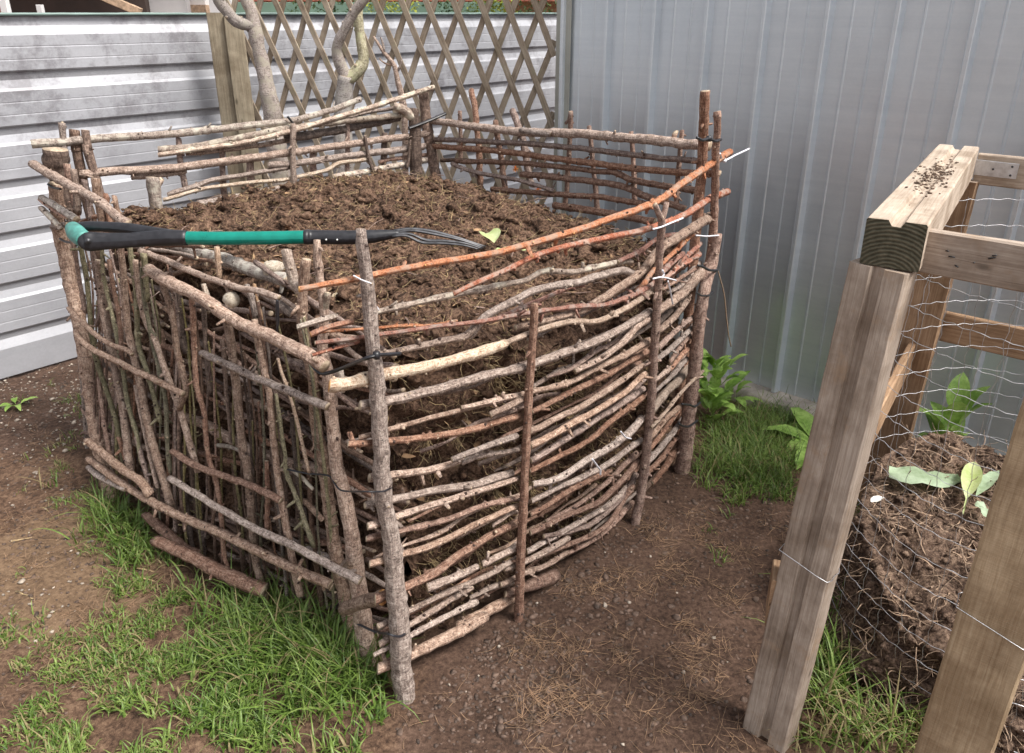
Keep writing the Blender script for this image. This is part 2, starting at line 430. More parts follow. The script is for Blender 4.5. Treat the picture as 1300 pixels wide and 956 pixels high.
bin_ = thing('wattle_compost_bin', 'square compost bin woven from rough cut branches and twigs, full of dark compost', 'compost bin', (-.45, 2.7, 0))
# stakes of the front wall (outermost)
S = lambda *a, **k: px(*a, **k)
fr = [
 ('stake', S('F', .035, '458,292 460,320 466,352 474,440 482,520 487,620 498,700 506,792 511,864', 13, 27), 'grey', 1),
 ('stake', S('F', .03, '677,384 675,440 670,520 666,609 662,690 659,768', 10, 12), 'brown', 1),
 ('stake', S('F', .03, '838,276 840,288 837,340 834,395 827.5,493 822,559 816,613 809,650', 9, 12), 'brown', 1),
 ('stake', S('F', .02, '911,142 909,194 908,240 906,290 900,335 892,372', 9, 11), 'brown', 0),
 ('stake', S('F', .035, '911,298 904,336 892,380 881,474 874,530 869,574', 12, 19), 'brown', 1),
 ('stake', S('F', -.03, '895,115 894,150 892,200 887,258 882,310 874,400 862,520', 13, 13), 'brown', 1),
 ('corner_post', S('L', .01, '401,305 404,339 410,394 410,441 417,482 425,571 429,600 445,670 450,708 461,791 466,822', 9, 24), 'grey', 1),
 ('corner_post', S('L', -.03, '388,330 385,360 384,394 387,433 397,477 401,540 409,576 417,638 426,701 439,764 450,812', 12, 18), 'grey', 1),
 ('corner_post', S('L', .0, '70,232 76,290 84,330 95,380 107,440 116,500 122,540 128,566', 17, 19), 'grey', 1),
 ('corner_post', S('L', -.03, '71,190 74,220 84,270', 30, 26), 'dark', 0),
 ('corner_post', S('B', .02, '94,165 97,190 106,232', 13, 12), 'dark', 1),
 ('corner_post', S('B', -.01, '108,165 112,190 120,220', 10, 11), 'dark', 1),
 ('corner_post', S('B', .0, '79,163 82,200', 8, 8), 'grey', 1),
 ('corner_post', S('K', -.02, '537,118 541,150 546,180 551,208', 13, 13), 'dark', 1),
 ('corner_post', S('B', -.03, '525,138 527,170 528,207', 14, 16), 'dark', 1),
]
for nm, path, kind, g in fr:
    if g: ground_stake(path)
    make_stick(nm, path, kind, bin_, knots=22)
make_stick('stake_fork', S('F', .03, '831,260 834,268 838,278', 7, 8), 'brown', bin_, 0)
make_stick('stake_fork', S('F', .03, '846,257 843,268 839,280', 7, 8), 'brown', bin_, 0)
make_stick('stake_fork', S('L', -.03, '363,318 368,340 373,357 382,372', 13, 14), 'lichen', bin_, 8)
make_stick('stake_fork', S('L', .01, '416,372 414,384 411,396', 9, 10), 'lichen', bin_, 8)
# rails woven along the front wall
front = [
 ('380,366 423,358 470,349 512,341 568,331 600,326 663,313 725,296 788,273 838,252 882,222 926,193', 8, 10, 'orange', .0, 0),
 ('575,374 600,362 647,342 694,320 757,304 820,291 867,273 904,251 923,244', 7, 9, 'red', -.01, 0),
 ('470,398 512,389 568,376 600,370 640,362 669,356 682,349 694,345 732,345 788,332 802,332', 8, 7, 'lichen', -.03, 0),
 ('595,428 614,404 640,388 678,370 710,362 741,357 770,348 790,344 803,348', 9, 12, 'grey', -.025, 0),
 ('478,452 531,441 565,434 593,428 606,412', 8, 10, 'grey', -.01, 0),
 ('476,416 517,413 549,413 580,407', 5, 4, 'orange', -.04, 405),
 ('478,426 512,422 559,414 620,406 689,395 735,389 770,387 805,373 828,361 850,336 867,322', 6, 7, 'red', -.0, 400),
 ('655,416 682,409 735,396 758,382 795,359 818,341 842,313 882,288 901,276', 9, 12, 'grey', -.012, 0),
 ('620,448 640,437 666,426 712,410 731,408 758,408 793,391 828,370', 9, 7, 'tan', .01, 0),
 ('418,490 446,487 485,476 531,467 568,459 600,450 640,438', 18, 13, 'pale', .012, 0),
 ('457,515 489,511 534,500 562,493 609,479 666,466 679,461 722,446 750,436 782,421 824,397', 16, 9, 'grey', .0, 0),
 ('730,472 765,455 792,433 807,416 824,404', 7, 11, 'grey', .008, 0),
 ('738,384 746,392 752,402', 5, 6, 'grey', -.05, 0),
 ('677,497 726,484 754,470 792,451 822,433', 8, 8, 'grey', .0, 455),
 ('675,523 726,497 773,474 822,446', 8, 9, 'brown', -.01, 0),
 ('673,547 730,519 777,491 822,460', 8, 9, 'grey', .0, 0),
 ('673,566 716,543 758,522 792,500 818,474', 9, 8, 'grey', .012, 0),
 ('673,585 716,558 763,528 801,504 816,494', 9, 9, 'brown', -.01, 0),
 ('673,598 709,579 750,558 773,536 803,515 816,504', 8, 7, 'brown', .01, 0),
 ('675,615 707,607 745,585 777,566 801,547 814,532', 9, 10, 'grey', .008, 0),
 ('675,635 716,615 763,594 792,575 811,560', 8, 8, 'grey', .0, 0),
 ('673,652 701,637 739,615 773,598', 7, 7, 'brown', .012, 0),
 ('692,662 735,639 773,611 809,575', 6, 7, 'brown', -.02, 0),
 ('673,677 713,658 754,641 782,617 809,585', 8, 8, 'brown', .0, 0),
 ('690,681 750,666 792,628 807,602', 7, 8, 'brown', -.005, 0),
 ('668,700 700,682 735,662 773,641 803,612', 8, 8, 'grey', -.012, 0),
 ('690,704 750,679 777,658 803,617', 7, 7, 'brown', .005, 0),
 ('720,702 765,677 801,639', 7, 8, 'brown', -.005, 0),
 ('700,712 735,694 770,672', 8, 7, 'dark', -.02, 0),
 # between the first and second stake
 ('585,517 619,511 658,502', 6, 8, 'grey', .0, 0),
 ('621,526 660,508', 9, 9, 'grey', .01, 0),
 ('472,562 496,560 560,553 609,541 658,528', 9, 9, 'brown', .004, 441),
 ('573,584 609,570 656,553', 9, 8, 'grey', .01, 0),
 ('468,606 500,604 553,596 590,584', 11, 9, 'grey', -.01, 0),
 ('585,588 609,579 656,572', 8, 7, 'grey', -.005, 0),
 ('499,634 565,621 602,615 649,601', 11, 10, 'grey', -.01, 462),
 ('504,656 574,632 620,620 657,607', 9, 8, 'grey', .008, 466),
 ('504,675 574,658 612,643 657,632', 8, 7, 'brown', .0, 466),
 ('512,703 555,690 612,662 657,643', 10, 8, 'grey', .01, 468),
 ('516,745 550,730 583,705 621,683 657,664', 13, 9, 'brown', .0, 476),
 ('542,747 574,734 606,720', 11, 9, 'grey', .015, 0),
 ('518,777 574,749 621,730 655,709', 8, 8, 'grey', .005, 480),
 ('519,794 572,761 598,746', 9, 8, 'grey', -.005, 480),
 ('613,717 646,700 660,690', 10, 9, 'grey', .01, 0),
 ('517,809 554,789 605,765', 7, 7, 'grey', .01, 474),
 ('522,830 572,807 613,784', 15, 14, 'grey', .0, 480),
 ('580,797 617,777 652,759', 12, 15, 'grey', -.01, 0),
 ('636,742 665,728 692,718 720,702', 7, 7, 'grey', .0, 0),
 ('640,756 668,744 702,732', 11, 16, 'brown', -.01, 0),
 ('640,722 668,711 692,700 720,684', 8, 8, 'grey', .005, 0),
 ('596,760 625,745 650,738', 7, 8, 'grey', -.02, 0),
 ('626,668 645,655 662,648', 6, 7, 'grey', .0, 0),
 # right of the third stake
 ('835,395 858,380 871,368 890,345', 13, 11, 'grey', .0, 0),
 ('836,420 848,410 861,397 874,380', 9, 8, 'grey', .0, 0),
 ('835,442 859,419 882,399', 7, 7, 'brown', .0, 0),
 ('833,457 863,431 884,408', 7, 7, 'grey', .006, 0),
 ('850,461 867,438 881,421', 6, 7, 'brown', .0, 0),
 ('850,470 865,451 881,433', 6, 7, 'brown', .0, 0),
 ('831,482 859,461 876,440', 6, 6, 'grey', .0, 0),
 ('831,499 848,482 872,456', 5, 6, 'grey', .0, 0),
 ('827,521 844,500 863,482 876,461', 11, 10, 'tan', -.01, 0),
 ('827,543 848,519 869,493 892,471', 5, 4, 'tan', .05, 0),
 ('825,556 844,534 865,515', 8, 7, 'grey', .0, 0),
 ('824,570 841,549 858,526 872,506', 6, 7, 'brown', .0, 0),
 ('821,588 839,569 858,543 871,527', 8, 7, 'grey', .0, 0),
 ('819,605 839,583 859,556', 7, 7, 'brown', .0, 0),
 ('828,614 848,588 861,562', 8, 9, 'brown', .0, 0),
 ('812,628 830,607 850,584', 7, 7, 'dark', -.01, 0),
 ('841,355 864,338 888,323', 6, 6, 'red', .0, 0),
 ('841,368 862,355 883,341', 5, 5, 'brown', .0, 0),
 ('808,370 818,359 830,343 853,322 880,296', 7, 6, 'orange', -.02, 0),
 ('784,333 811,320 835,303 862,298', 7, 6, 'red', -.03, 0),
 ('700,375 735,360 765,351', 6, 5, 'red', -.05, 620),
 ('850,350 868,330 890,310', 6, 6, 'red', -.015, 0),
 ('846,372 866,360 888,335', 6, 7, 'grey', -.02, 0),
 ('834,410 860,385 880,362', 9, 9, 'dark', -.04, 0),
]
for sp, a, b, kind, off, ext in front:
    ww = U(-.005, .005)
    tp = U(.82, 1.12)
    make_stick('woven_stick', S('F', off + ww, sp, a * tp, b * (2.0 - tp) * (.98 if a < 12 else 1), ext=ext), kind, bin_, knots=26, cut='cutorange' if kind in ('orange', 'pale') else 'cut')
fa, fb, fd_, fn_ = FACES['F']
for k_ in range(26):
    z = .06 + .80 * k_ / 26 + U(-.02, .02); s0_ = U(0, .9); L = U(.35, .8); o = U(-.045, -.022); pts = []
    for k in range(7):
        q = fa + fd_ * (s0_ + L * k / 6 - .05) + Vector((0, 0, z + U(-.012, .012))); q += fn_ * (bulge(q) + o)
        if (q - fa).dot(fd_) < 1.5: pts.append((q, U(.0035, .0075)))
    if len(pts) > 3: make_stick('backing_stick', pts, random.choice(['dark', 'brown', 'brown', 'grey']), bin_, knots=16)
make_stick('log_end', S('L', .035, '437,772 456,766 486,757', 17, 19), 'grey', bin_, 6, cut='cutorange')
make_stick('branch_stub', S('L', .0, '430,470 432,480 433,496', 9, 8), 'pale', bin_, 2, cut='cutorange')
for sp, k, w in (('377,416 402,408 425,402', 'lichen', 8), ('394,425 415,416 445,409', 'orange', 8), ('395,451 420,443 455,434', 'red', 5), ('420,424 436,430 450,432', 'grey', 11),
                 ('442,562 458,560 474,560', 'grey', 9), ('386,635 398,648 410,660', 'grey', 8), ('433,720 446,705 452,700', 'grey', 7)):
    make_stick('branch_stub', S('F' if k != 'grey' else 'L', -.01, sp, w, w), k, bin_, 10, cut='cutorange' if k == 'orange' else 'cut')
a0_, b0_, d0_, n0_ = FACES['L']
# uprights of the left wall
ups = [
 ('92,306 100,355 108,397', 6, 'brown'), ('125,480 133,540 140,582', 6, 'brown'), ('101,306 111,363 115,422 121,450 135,496 149,540 158,590 164,605', 7, 'green'),
 ('116,306 125,366 128,390 123,412', 7, 'brown'), ('129,306 132,355 139,386 147,422 152,449 155,461 162,508 174,555 181,590', 6, 'green'),
 ('125,330 129,370 136,425 146,469 154,508 160,550 166,606', 11, 'grey'), ('138,330 152,410 154,450 158,470', 6, 'brown'), ('152,306 159,370 164,425 170,449 174,469 182,508 196,571 207,607 217,640', 11, 'grey'),
 ('163,306 172,370 177,441 188,477 199,518 203,535', 7, 'green'), ('181,322 184,350 187,382', 8, 'green'), ('180,340 182,375 194,441 198,453 208,493 212,524 213,571 216,600', 6, 'green'),
 ('172,330 176,371 186,410 197,432 216,485 230,524 243,571 250,600', 9, 'grey'), ('172,490 180,532 190,579 200,620', 6, 'grey'), ('206,360 219,402 227,446 235,482 237,497 229,516', 9, 'grey'),
 ('242,375 247,449 251,493 260,524 265,579 277,623 284,701 288,716', 7, 'brown'), ('288,405 293,430 299,485 303,524 309,579 312,583 318,638 323,701 331,738', 12, 'grey'),
 ('322,405 328,446 343,500 350,571 357,623 368,685 380,756', 10, 'grey'), ('350,500 356,540 362,579 362,596 381,648 398,693', 6, 'green'), ('352,455 356,469 370,511 387,579 392,600', 5, 'tan'),
 ('213,555 216,615 224,654 230,680', 6, 'dark'), ('268,590 280,648 283,712', 6, 'brown'), ('338,585 339,630 340,672', 7, 'brown'), ('173,555 186,604 190,625', 7, 'brown'), ('150,555 163,595', 7, 'brown'),
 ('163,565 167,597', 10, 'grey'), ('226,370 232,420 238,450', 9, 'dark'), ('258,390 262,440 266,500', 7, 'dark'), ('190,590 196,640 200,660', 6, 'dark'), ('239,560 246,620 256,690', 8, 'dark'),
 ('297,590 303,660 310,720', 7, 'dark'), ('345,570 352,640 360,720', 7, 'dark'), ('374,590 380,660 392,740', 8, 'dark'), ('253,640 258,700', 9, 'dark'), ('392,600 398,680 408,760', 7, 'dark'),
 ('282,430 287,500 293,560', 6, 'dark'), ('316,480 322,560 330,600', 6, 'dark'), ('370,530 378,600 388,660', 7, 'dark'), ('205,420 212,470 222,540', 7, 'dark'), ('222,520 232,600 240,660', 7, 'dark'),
 ('85,208 92,250 100,292', 9, 'brown'), ('107,229 112,260 118,292', 8, 'brown'), ('121,227 126,255 132,292', 12, 'grey'), ('134,245 137,265 141,292', 7, 'brown'), ('145,249 149,270 153,292', 8, 'grey'),
 ('92,214 96,240 99,270', 10, 'grey'), ('313,362 320,385 323,404', 8, 'grey'), ('322,360 327,386 338,416', 5, 'tan'), ('275,313 277,332 279,354', 8, 'tan'), ('258,360 265,385 268,392', 8, 'pale'),
]
for i, (sp, w, kind) in enumerate(ups):
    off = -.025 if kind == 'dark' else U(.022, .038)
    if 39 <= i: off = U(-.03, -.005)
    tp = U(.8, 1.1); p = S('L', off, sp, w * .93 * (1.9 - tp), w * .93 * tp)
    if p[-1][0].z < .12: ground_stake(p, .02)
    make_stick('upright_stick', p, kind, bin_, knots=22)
for _ in range(46):
    s = U(.24, 1.64); z0_ = U(-.02, .12); L = U(.55, .95); ln = U(-.07, .09); o = U(-.028, .012); sd0 = R() * 9; rr = U(.003, .0056)
    pts = [(a0_ + d0_ * (s + ln * k / 4 + .012 * math.sin(k * 1.7 + sd0)) + n0_ * o + Vector((0, 0, min(.93, z0_ + L * k / 4))), rr * (1 - .3 * k / 4)) for k in range(5)]
    pts = [(q + n0_ * bulge_l(q), r_) for q, r_ in pts]
    make_stick('upright_stick', pts, random.choice(['brown', 'grey', 'green', 'dark', 'brown']), bin_, knots=20)
rails_l = [
 ('42,209 61,220 93,238 124,254 146,273 163,284', 11, 11, 'grey', .02), ('53,251 75,264 97,278', 8, 9, 'lichen', .03), ('53,265 66,277 78,291', 7, 7, 'lichen', .04), ('50,253 70,268 86,277', 4, 4, 'orange', .035), ('67,288 75,286 86,284', 8, 7, 'grey', .02),
 ('87,392 109,414 130,432 150,441 161,444 168,450', 6, 6, 'grey', .05), ('97,424 102,431 119,444 150,460 180,475 215,491 232,500', 7, 8, 'grey', .055),
 ('189,342 211,356 240,370 270,387 300,408 340,426 387,448 411,466', 14, 17, 'grey', .045), ('178,320 200,328 227,339 270,355 300,364 330,371 353,379', 8, 8, 'grey', .01),
 ('196,300 246,320 285,330 324,344 365,356', 14, 17, 'lichen', -.09), ('257,449 303,471 342,488 381,504 416,516', 9, 11, 'grey', .05),
 ('112,560 131,576 155,596 178,610 191,629', 9, 11, 'grey', .06), ('114,583 155,613 178,629 219,651 257,667 300,686 330,701 377,724 420,742', 9, 12, 'grey', .06), ('114,594 127,605 150,616 162,620', 8, 8, 'grey', .06),
 ('217,607 240,621 265,636 307,662 341,680 401,708 430,722 459,738', 8, 11, 'grey', .062), ('219,574 257,595 288,606 323,618 356,636', 8, 9, 'brown', .05),
 ('185,654 210,676 236,698 252,706', 10, 15, 'brown', .03), ('200,688 245,708 290,730 335,750', 15, 18, 'brown', .055), ('213,524 263,540 303,563 348,582 390,592 420,600', 12, 14, 'grey', -.05),
 ('315,548 330,556 345,565', 6, 6, 'brown', -.02), ('314,505 326,511 340,519', 10, 9, 'grey', -.03), ('202,436 212,440 222,445', 8, 8, 'brown', -.02), ('274,565 292,568 308,574', 5, 5, 'lichen', -.01),
 ('368,596 384,608 398,622', 5, 4, 'lichen', .0), ('330,371 356,385 372,400', 12, 12, 'grey', -.05), ('165,560 175,565 190,572', 7, 7, 'grey', -.02), ('340,706 377,724 421,744', 9, 12, 'dark', .04),
]
for sp, a, b, kind, off in rails_l: make_stick('side_rail', S('L', off, sp, a * 1.05, b * 1.05), kind, bin_, knots=16)
# darker brushwood inside the left wall
a_, b_, d_, n_ = FACES['L']
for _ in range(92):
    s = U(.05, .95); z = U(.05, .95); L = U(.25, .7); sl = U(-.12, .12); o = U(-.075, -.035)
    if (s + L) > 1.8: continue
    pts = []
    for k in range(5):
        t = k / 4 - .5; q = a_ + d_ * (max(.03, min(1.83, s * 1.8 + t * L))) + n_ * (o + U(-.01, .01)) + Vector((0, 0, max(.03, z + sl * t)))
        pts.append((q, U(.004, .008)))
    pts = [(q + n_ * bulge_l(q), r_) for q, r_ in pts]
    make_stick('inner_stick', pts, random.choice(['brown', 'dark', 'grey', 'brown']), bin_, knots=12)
# rear walls
rear = [
 ('B', '40,183 75,181 108,177 170,173 230,169 300,161 367,154 381,151 420,140 458,126', 11, 7, 'lichen', .0),
 ('B', '103,221 150,217 230,212 300,203 367,194 444,183 495,176 544,170', 11, 8, 'grey', -.01), ('B', '166,225 200,222 236,217', 7, 6, 'grey', .01),
 ('B', '201,197 240,191 282,185 330,177 380,164 438,146 500,127 549,111', 6, 7, 'lichen', -.02), ('B', '201,190 240,187 273,181 320,172 372,161', 9, 8, 'lichen', -.005), ('B', '235,195 300,188 372,177', 6, 6, 'grey', .02),
 ('B', '350,167 400,158 460,151 507,146 526,142', 8, 7, 'lichen', -.01), ('B', '360,176 430,165 507,150', 11, 9, 'dark', .02), ('B', '340,210 375,207 420,201 458,196 500,191 538,186', 8, 9, 'grey', -.01),
 ('B', '213,248 250,236 282,227 330,219 367,213', 7, 6, 'grey', -.01), ('B', '207,254 240,244 267,238 320,231 367,227 413,216 430,207 469,201', 5, 6, 'pale', -.015), ('B', '251,259 314,248 367,237 403,234', 9, 8, 'grey', -.01),
 ('B', '422,225 475,216 520,207 552,201', 8, 7, 'lichen', -.01), ('B', '440,150 470,142 500,138', 5, 5, 'grey', .03), ('B', '480,206 510,200 545,196', 5, 5, 'brown', .01),
 ('B', '500,135 512,139 524,150', 10, 12, 'lichen', -.03),
 ('K', '549,154 572,156 595,160 630,164 664,168 725,169 788,174 845,180 900,186', 8, 13, 'grey', -.01), ('K', '546,177 580,178 617,180 680,183 750,190 820,198 889,205', 6, 8, 'brown', -.01),
 ('K', '541,185 580,188 626,191 694,200 757,208 810,214 867,219 914,221', 7, 9, 'brown', -.015), ('K', '579,205 648,206 694,210 757,217 780,219 804,229 850,237 892,243', 6, 9, 'brown', -.01),
 ('K', '575,208 600,218 663,230 704,243', 6, 5, 'brown', -.02), ('K', '663,221 725,227 788,236 820,249 870,265', 8, 9, 'brown', -.01), ('K', '625,240 710,247 760,250 788,254 832,261', 7, 8, 'brown', -.01),
 ('K', '704,260 757,269 800,276 832,282', 9, 10, 'brown', -.01), ('K', '560,203 600,204 640,207', 5, 5, 'dark', .0),
 ('K', '663,165 680,168 700,170', 8, 8, 'grey', -.02),
]
for f, sp, a, b, kind, off in rear: make_stick('rear_rail', S(f, off, sp, a, b), kind, bin_, knots=18)
rst = [('B', '372,157 372,200 374,250', 7, 'grey', -.035), ('B', '226,176 229,205 235,237', 7, 'brown', .02), ('B', '282,188 283,230 285,250', 7, 'brown', .02), ('B', '317,195 319,245', 9, 'brown', .02),
 ('B', '441,157 441,222', 6, 'brown', .015), ('B', '463,172 467,195 475,222', 4, 'dark', -.03), ('B', '488,169 487,210', 7, 'dark', .015), ('B', '521,178 519,200 516,214', 4, 'dark', -.04), ('B', '397,195 399,231', 8, 'brown', .02),
 ('K', '724,141 722,200 718,260', 6, 'brown', .015), ('K', '747,160 753,220 758,270', 6, 'brown', .012), ('K', '801,166 803,210 805,258', 6, 'brown', .015), ('K', '865,167 862,210 860,262', 6, 'brown', .015),
 ('K', '598,115 604,145 608,190 610,234', 7, 'brown', .015), ('K', '584,141 586,207', 5, 'brown', .015), ('K', '629,154 636,200 643,247', 7, 'brown', .015), ('K', '651,141 661,170 668,200 674,236', 8, 'brown', .015),
 ('K', '718,157 722,152 724,142', 4, 'brown', .01), ('K', '853,180 856,168', 6, 'grey', .0), ('B', '193,226 196,245 199,262 203,290', 15, 'lichen', -.10), ('B', '205,228 201,236 197,246', 7, 'lichen', -.10)]
for f, sp, w, kind, off in rst: make_stick('rear_stake', S(f, off, sp, w, w * 1.1), kind, bin_, knots=24)
# ties
def tie(name, pts, w, mat, knots=()):
    mb = MB(); tube(mb, cr([(p, r) for p, r in pts], .006), 6, 0, 0, capmi=0)
    for q, r in knots:
        tube(mb, [(q - Vector((0, 0, r)), r), (q, r * 1.25), (q + Vector((0, 0, r)), r)], 6, .2, 1, capmi=0)
    return mb.build(name, M[mat], bin_)
def T(name, spec, w, mat, faces, offs, kn=()):
    out = []
    pts = [tuple(float(q) for q in t.split(',')) for t in spec.split()]
    fl = faces if isinstance(faces, (list, tuple)) else [faces] * len(pts); ol = offs if isinstance(offs, (list, tuple)) else [offs] * len(pts)
    for (u, v), f, o in zip(pts, fl, ol):
        p, t = on(f, u, v, o); out.append((p, w / 2 * t / F))
    return tie(name, out, w, mat, [(out[i][0], out[i][1] * 1.7) for i in kn])
T('cable_tie', '393,458 400,468 410,474 425,471 445,463 462,456 478,451 492,450 508,449', 5.5, 'black', ['L', 'L', 'L', 'L', 'L', 'F', 'F', 'F', 'F'], [.02, .03, .03, .03, .03, .045, .065, .06, .055], kn=(6,))
T('wire_loop', '365,596 390,601 417,604 425,614 432,622 445,624 462,624 485,624 497,619', 2.4, 'black', ['L'] * 6 + ['F'] * 3, [.03, .02, .02, .03, .035, .035, .04, .06, .05])
T('wire_loop', '452,791 469,799 480,803 493,805 504,808 512,806 518,799', 3.2, 'black', ['L', 'L', 'L', 'F', 'F', 'F', 'F'], [.03, .03, .03, .05, .062, .06, .05])
T('wire_loop', '866,513 875,514 882,516 889,511', 3, 'black', 'F', .06)
T('wire_loop', '862,538 867,541 875,541 885,534', 3, 'black', 'F', .06)
T('wire_loop', '886,337 893,339 901,343 911,343', 3.4, 'black', 'F', .055)
T('wire_loop', '885,372 890,375 899,375 905,370', 2.6, 'black', 'F', .055)
T('wire_loop', '885,175 892,178 900,176 908,179 915,177', 4, 'black', 'F', .03, kn=(2,))
T('cable_tie', '519,163 530,159 545,153 566,144', 4, 'black', 'B', [-.06, -.06, -.06, -.07])
T('wire_loop', '61,234 67,238 77,240', 3, 'black', 'L', .025)
T('wire_loop', '76,303 84,307 93,308', 3, 'black', 'L', .025)
T('wire_loop', '352,412 351,395 352,381 353,405 351,424', 3, 'black', 'L', .02)
T('wire_loop', '365,148 370,154 374,160', 3, 'black', 'B', -.03)
T('string_tie', '449,350 458,355 471,360', 2.4, 'whitetie', 'F', .055)
T('string_tie', '470,375 474,383 481,394', 2.4, 'whitetie', 'F', .02)
T('string_tie', '829,354 838,352 846,353 858,356', 2.4, 'whitetie', 'F', .05)
T('string_tie', '841,343 843,348 840,353', 2.4, 'whitetie', 'F', .05)
T('string_tie', '848,357 850,365 854,386', 2.4, 'whitetie', 'F', .05)
T('string_tie', '829,291 840,288 852,283 867,277', 2.4, 'whitetie', 'F', .045)
T('string_tie', '914,195 916,202 920,204 934,197 951,189', 2.8, 'whitetie', 'F', .03, kn=(2,))
T('string_tie', '884,299 897,300 912,299', 2.4, 'whitetie', 'F', .045)
T('string_tie', '752,583 757,590 762,597 762,603', 2.4, 'whitetie', 'F', .035)
T('string_tie', '788,548 794,555 801,557', 2.4, 'whitetie', 'F', .03)
T('string_tie', '911,342 919,372 922,400 925,425 928,440', 1.8, 'string', 'F', .04)
# ------------------------------------------------------------------ compost heap in the bin
def fbm(p, o=4):
    return noise.fractal(p, 1.0, 2.0, o)
def clods(p):
    d = noise.voronoi(p, distance_metric='DISTANCE')[0]
    return 1 - min(1, d[0] * 1.35)
def dispn(p, big=1.0):
    w = p + noise.noise_vector(p * 14) * .03
    return (.034 * big * fbm(p * 5, 3) + .030 * big * (clods(w * 12) - .45) + .024 * (noise.ridged_multi_fractal(w * 20, 1.0, 2.1, 4, 1.0, 2.0) * .33 - .4) + .007 * noise.noise(p * 90) + .005 * noise.noise(p * 190))
E = {'A': cA, 'B': cB, 'C': cC, 'D': V2(-1.6, 2.8)}
def hz(s, t):
    """top of the heap: s along the front wall, t from front to back"""
    z = .925 + .03 * math.sin(3 * s + 1) * math.sin(3 * t)
    z -= .20 * math.exp(-((s - .54) / .34) ** 2 - (t / .20) ** 2)
    z -= .06 * math.exp(-((s - .1) / .2) ** 2 - ((t - .55) / .3) ** 2)
    z += .03 * math.exp(-((s - .6) / .3) ** 2 - ((t - .65) / .3) ** 2)
    z -= .05 * max(0, s - .8) * 5
    return z
def inb(s, t):
    s2 = .02 + s * .945; t2 = .055 + t * .91
    s2 = .075 + s * .88 if False else s2
    # keep the heap inside the left wall's brushwood
    s2 = .065 + s * .90
    p = (E['A'] * (1 - s2) + E['B'] * s2) * (1 - t2) + (E['D'] * (1 - s2) + E['C'] * s2) * t2
    n = FACES['F'][3]; s3 = s2
    p += n * (.9 * .09 * 4 * s3 * (1 - s3)) * (1 - t) ** 2
    return p
mb = MB()
NS, NT = 230, 230
vs = []
for j in range(NT + 1):
    for i in range(NS + 1):
        s, t = i / NS, j / NT; p = inb(s, t); p.z = hz(s, t)
        e = min(s, 1 - s, t, 1 - t)
        h = dispn(p); p.z += h - .03 * math.exp(-e * 40)
        n3 = noise.noise_vector(p * 30) * .006; p += n3
        vs.append(p)
fs = [(j * (NS + 1) + i, j * (NS + 1) + i + 1, (j + 1) * (NS + 1) + i + 1, (j + 1) * (NS + 1) + i) for j in range(NT) for i in range(NS)]
mb.add(vs, fs)
def wall(edge, n, K, out):
    vs = []
    for k in range(K + 1):
        for i in range(n + 1):
            q = i / n
            s, t = {'F': (q, 0), 'L': (0, q), 'R': (1, q), 'B': (q, 1)}[edge]
            p = inb(s, t); zt = hz(s, t) - .03; p.z = zt * (1 - k / K)
            if edge == 'L': p += out * bulge_l(p) * .85
            if k > 0:
                p += out * (dispn(p, 1.9) - .012 + .01 * (k / K))
            else: p.z += dispn(Vector((p.x, p.y, hz(s, t))))
            vs.append(p)
    f = [(k * (n + 1) + i, (k + 1) * (n + 1) + i, (k + 1) * (n + 1) + i + 1, k * (n + 1) + i + 1) for k in range(K) for i in range(n)]
    mb.add(vs, f)
wall('F', 200, 110, FACES['F'][3]); wall('L', 180, 90, FACES['L'][3]); wall('R', 60, 40, FACES['K'][3]); wall('B', 60, 40, FACES['B'][3])
tag(mb.build('compost_heap', M['compost']), 'dark brown crumbly compost filling the woven stick bin', 'compost', kind='stuff')
# crumbs, clods
ICO = None
import bmesh
def ico(sub):
    bm = bmesh.new(); bmesh.ops.create_icosphere(bm, subdivisions=sub, radius=1)
    v = [x.co.copy() for x in bm.verts]; f = [tuple(q.index for q in x.verts) for x in bm.faces]; bm.free(); return v, f
I1, I2 = ico(1), ico(2)
def lump(mb, c, r, sub=1, squash=.7, amp=.6):
    V, Fc = I2 if sub == 2 else I1
    sd = Vector((R() * 90, R() * 90, R() * 90)); rz = Matrix.Rotation(R() * 6.28, 3, 'Z')
    sx, sy, sz = U(.7, 1.3), U(.7, 1.3), U(.5, 1) * squash / .75
    mb.add([c + rz @ Vector((v.x * sx, v.y * sy, v.z * sz)) * r * (1 + amp * (noise.noise(v * 1.3 + sd) + .8 * noise.noise(v * 3.7 + sd))) for v in V], Fc)
def fibre(mb, p, d, L, r, curl=.5, seg=4):
    pts = []; d = d.normalized(); q = p.copy()
    for k in range(seg + 1):
        pts.append((q.copy(), r * (1 - .5 * k / seg))); q = q + d * (L / seg); d = (d + Vector((U(-1, 1), U(-1, 1), U(-.7, .6))) * curl).normalized()
    tube(mb, pts, 3, 0, 0, caps=False)
def topz(s, t):
    p = inb(s, t); p.z = hz(s, t); p.z += dispn(p); return p
mb = MB(); mf = MB()
for _ in range(6500):
    s, t = U(.01, .99), U(.01, .99); p = topz(s, t); r = U(.002, .008) if R() < .93 else U(.008, .02)
    lump(mb, p + Vector((0, 0, r * .15)), r, 2 if r > .007 else 1)
for _ in range(260):
    s, t = U(.02, .98), U(.02, .98); p = topz(s, t); lump(mb, p + Vector((0, 0, .003)), U(.012, .032), 2, .7, .7)
for _ in range(500):
    q = R(); z = R() ** .8; e = random.choice('FFL'); s, t = (q, 0) if e == 'F' else (0, q)
    p = inb(s, t); p.z = hz(s, t) * z; p += FACES[e][3] * (dispn(p, 1.9) + .0)
    lump(mb, p, U(.006, .02), 2)
tag(mb.build('compost_clods', M['compost']), 'loose clods and crumbs of compost lying on the heap', 'compost clods', kind='stuff')
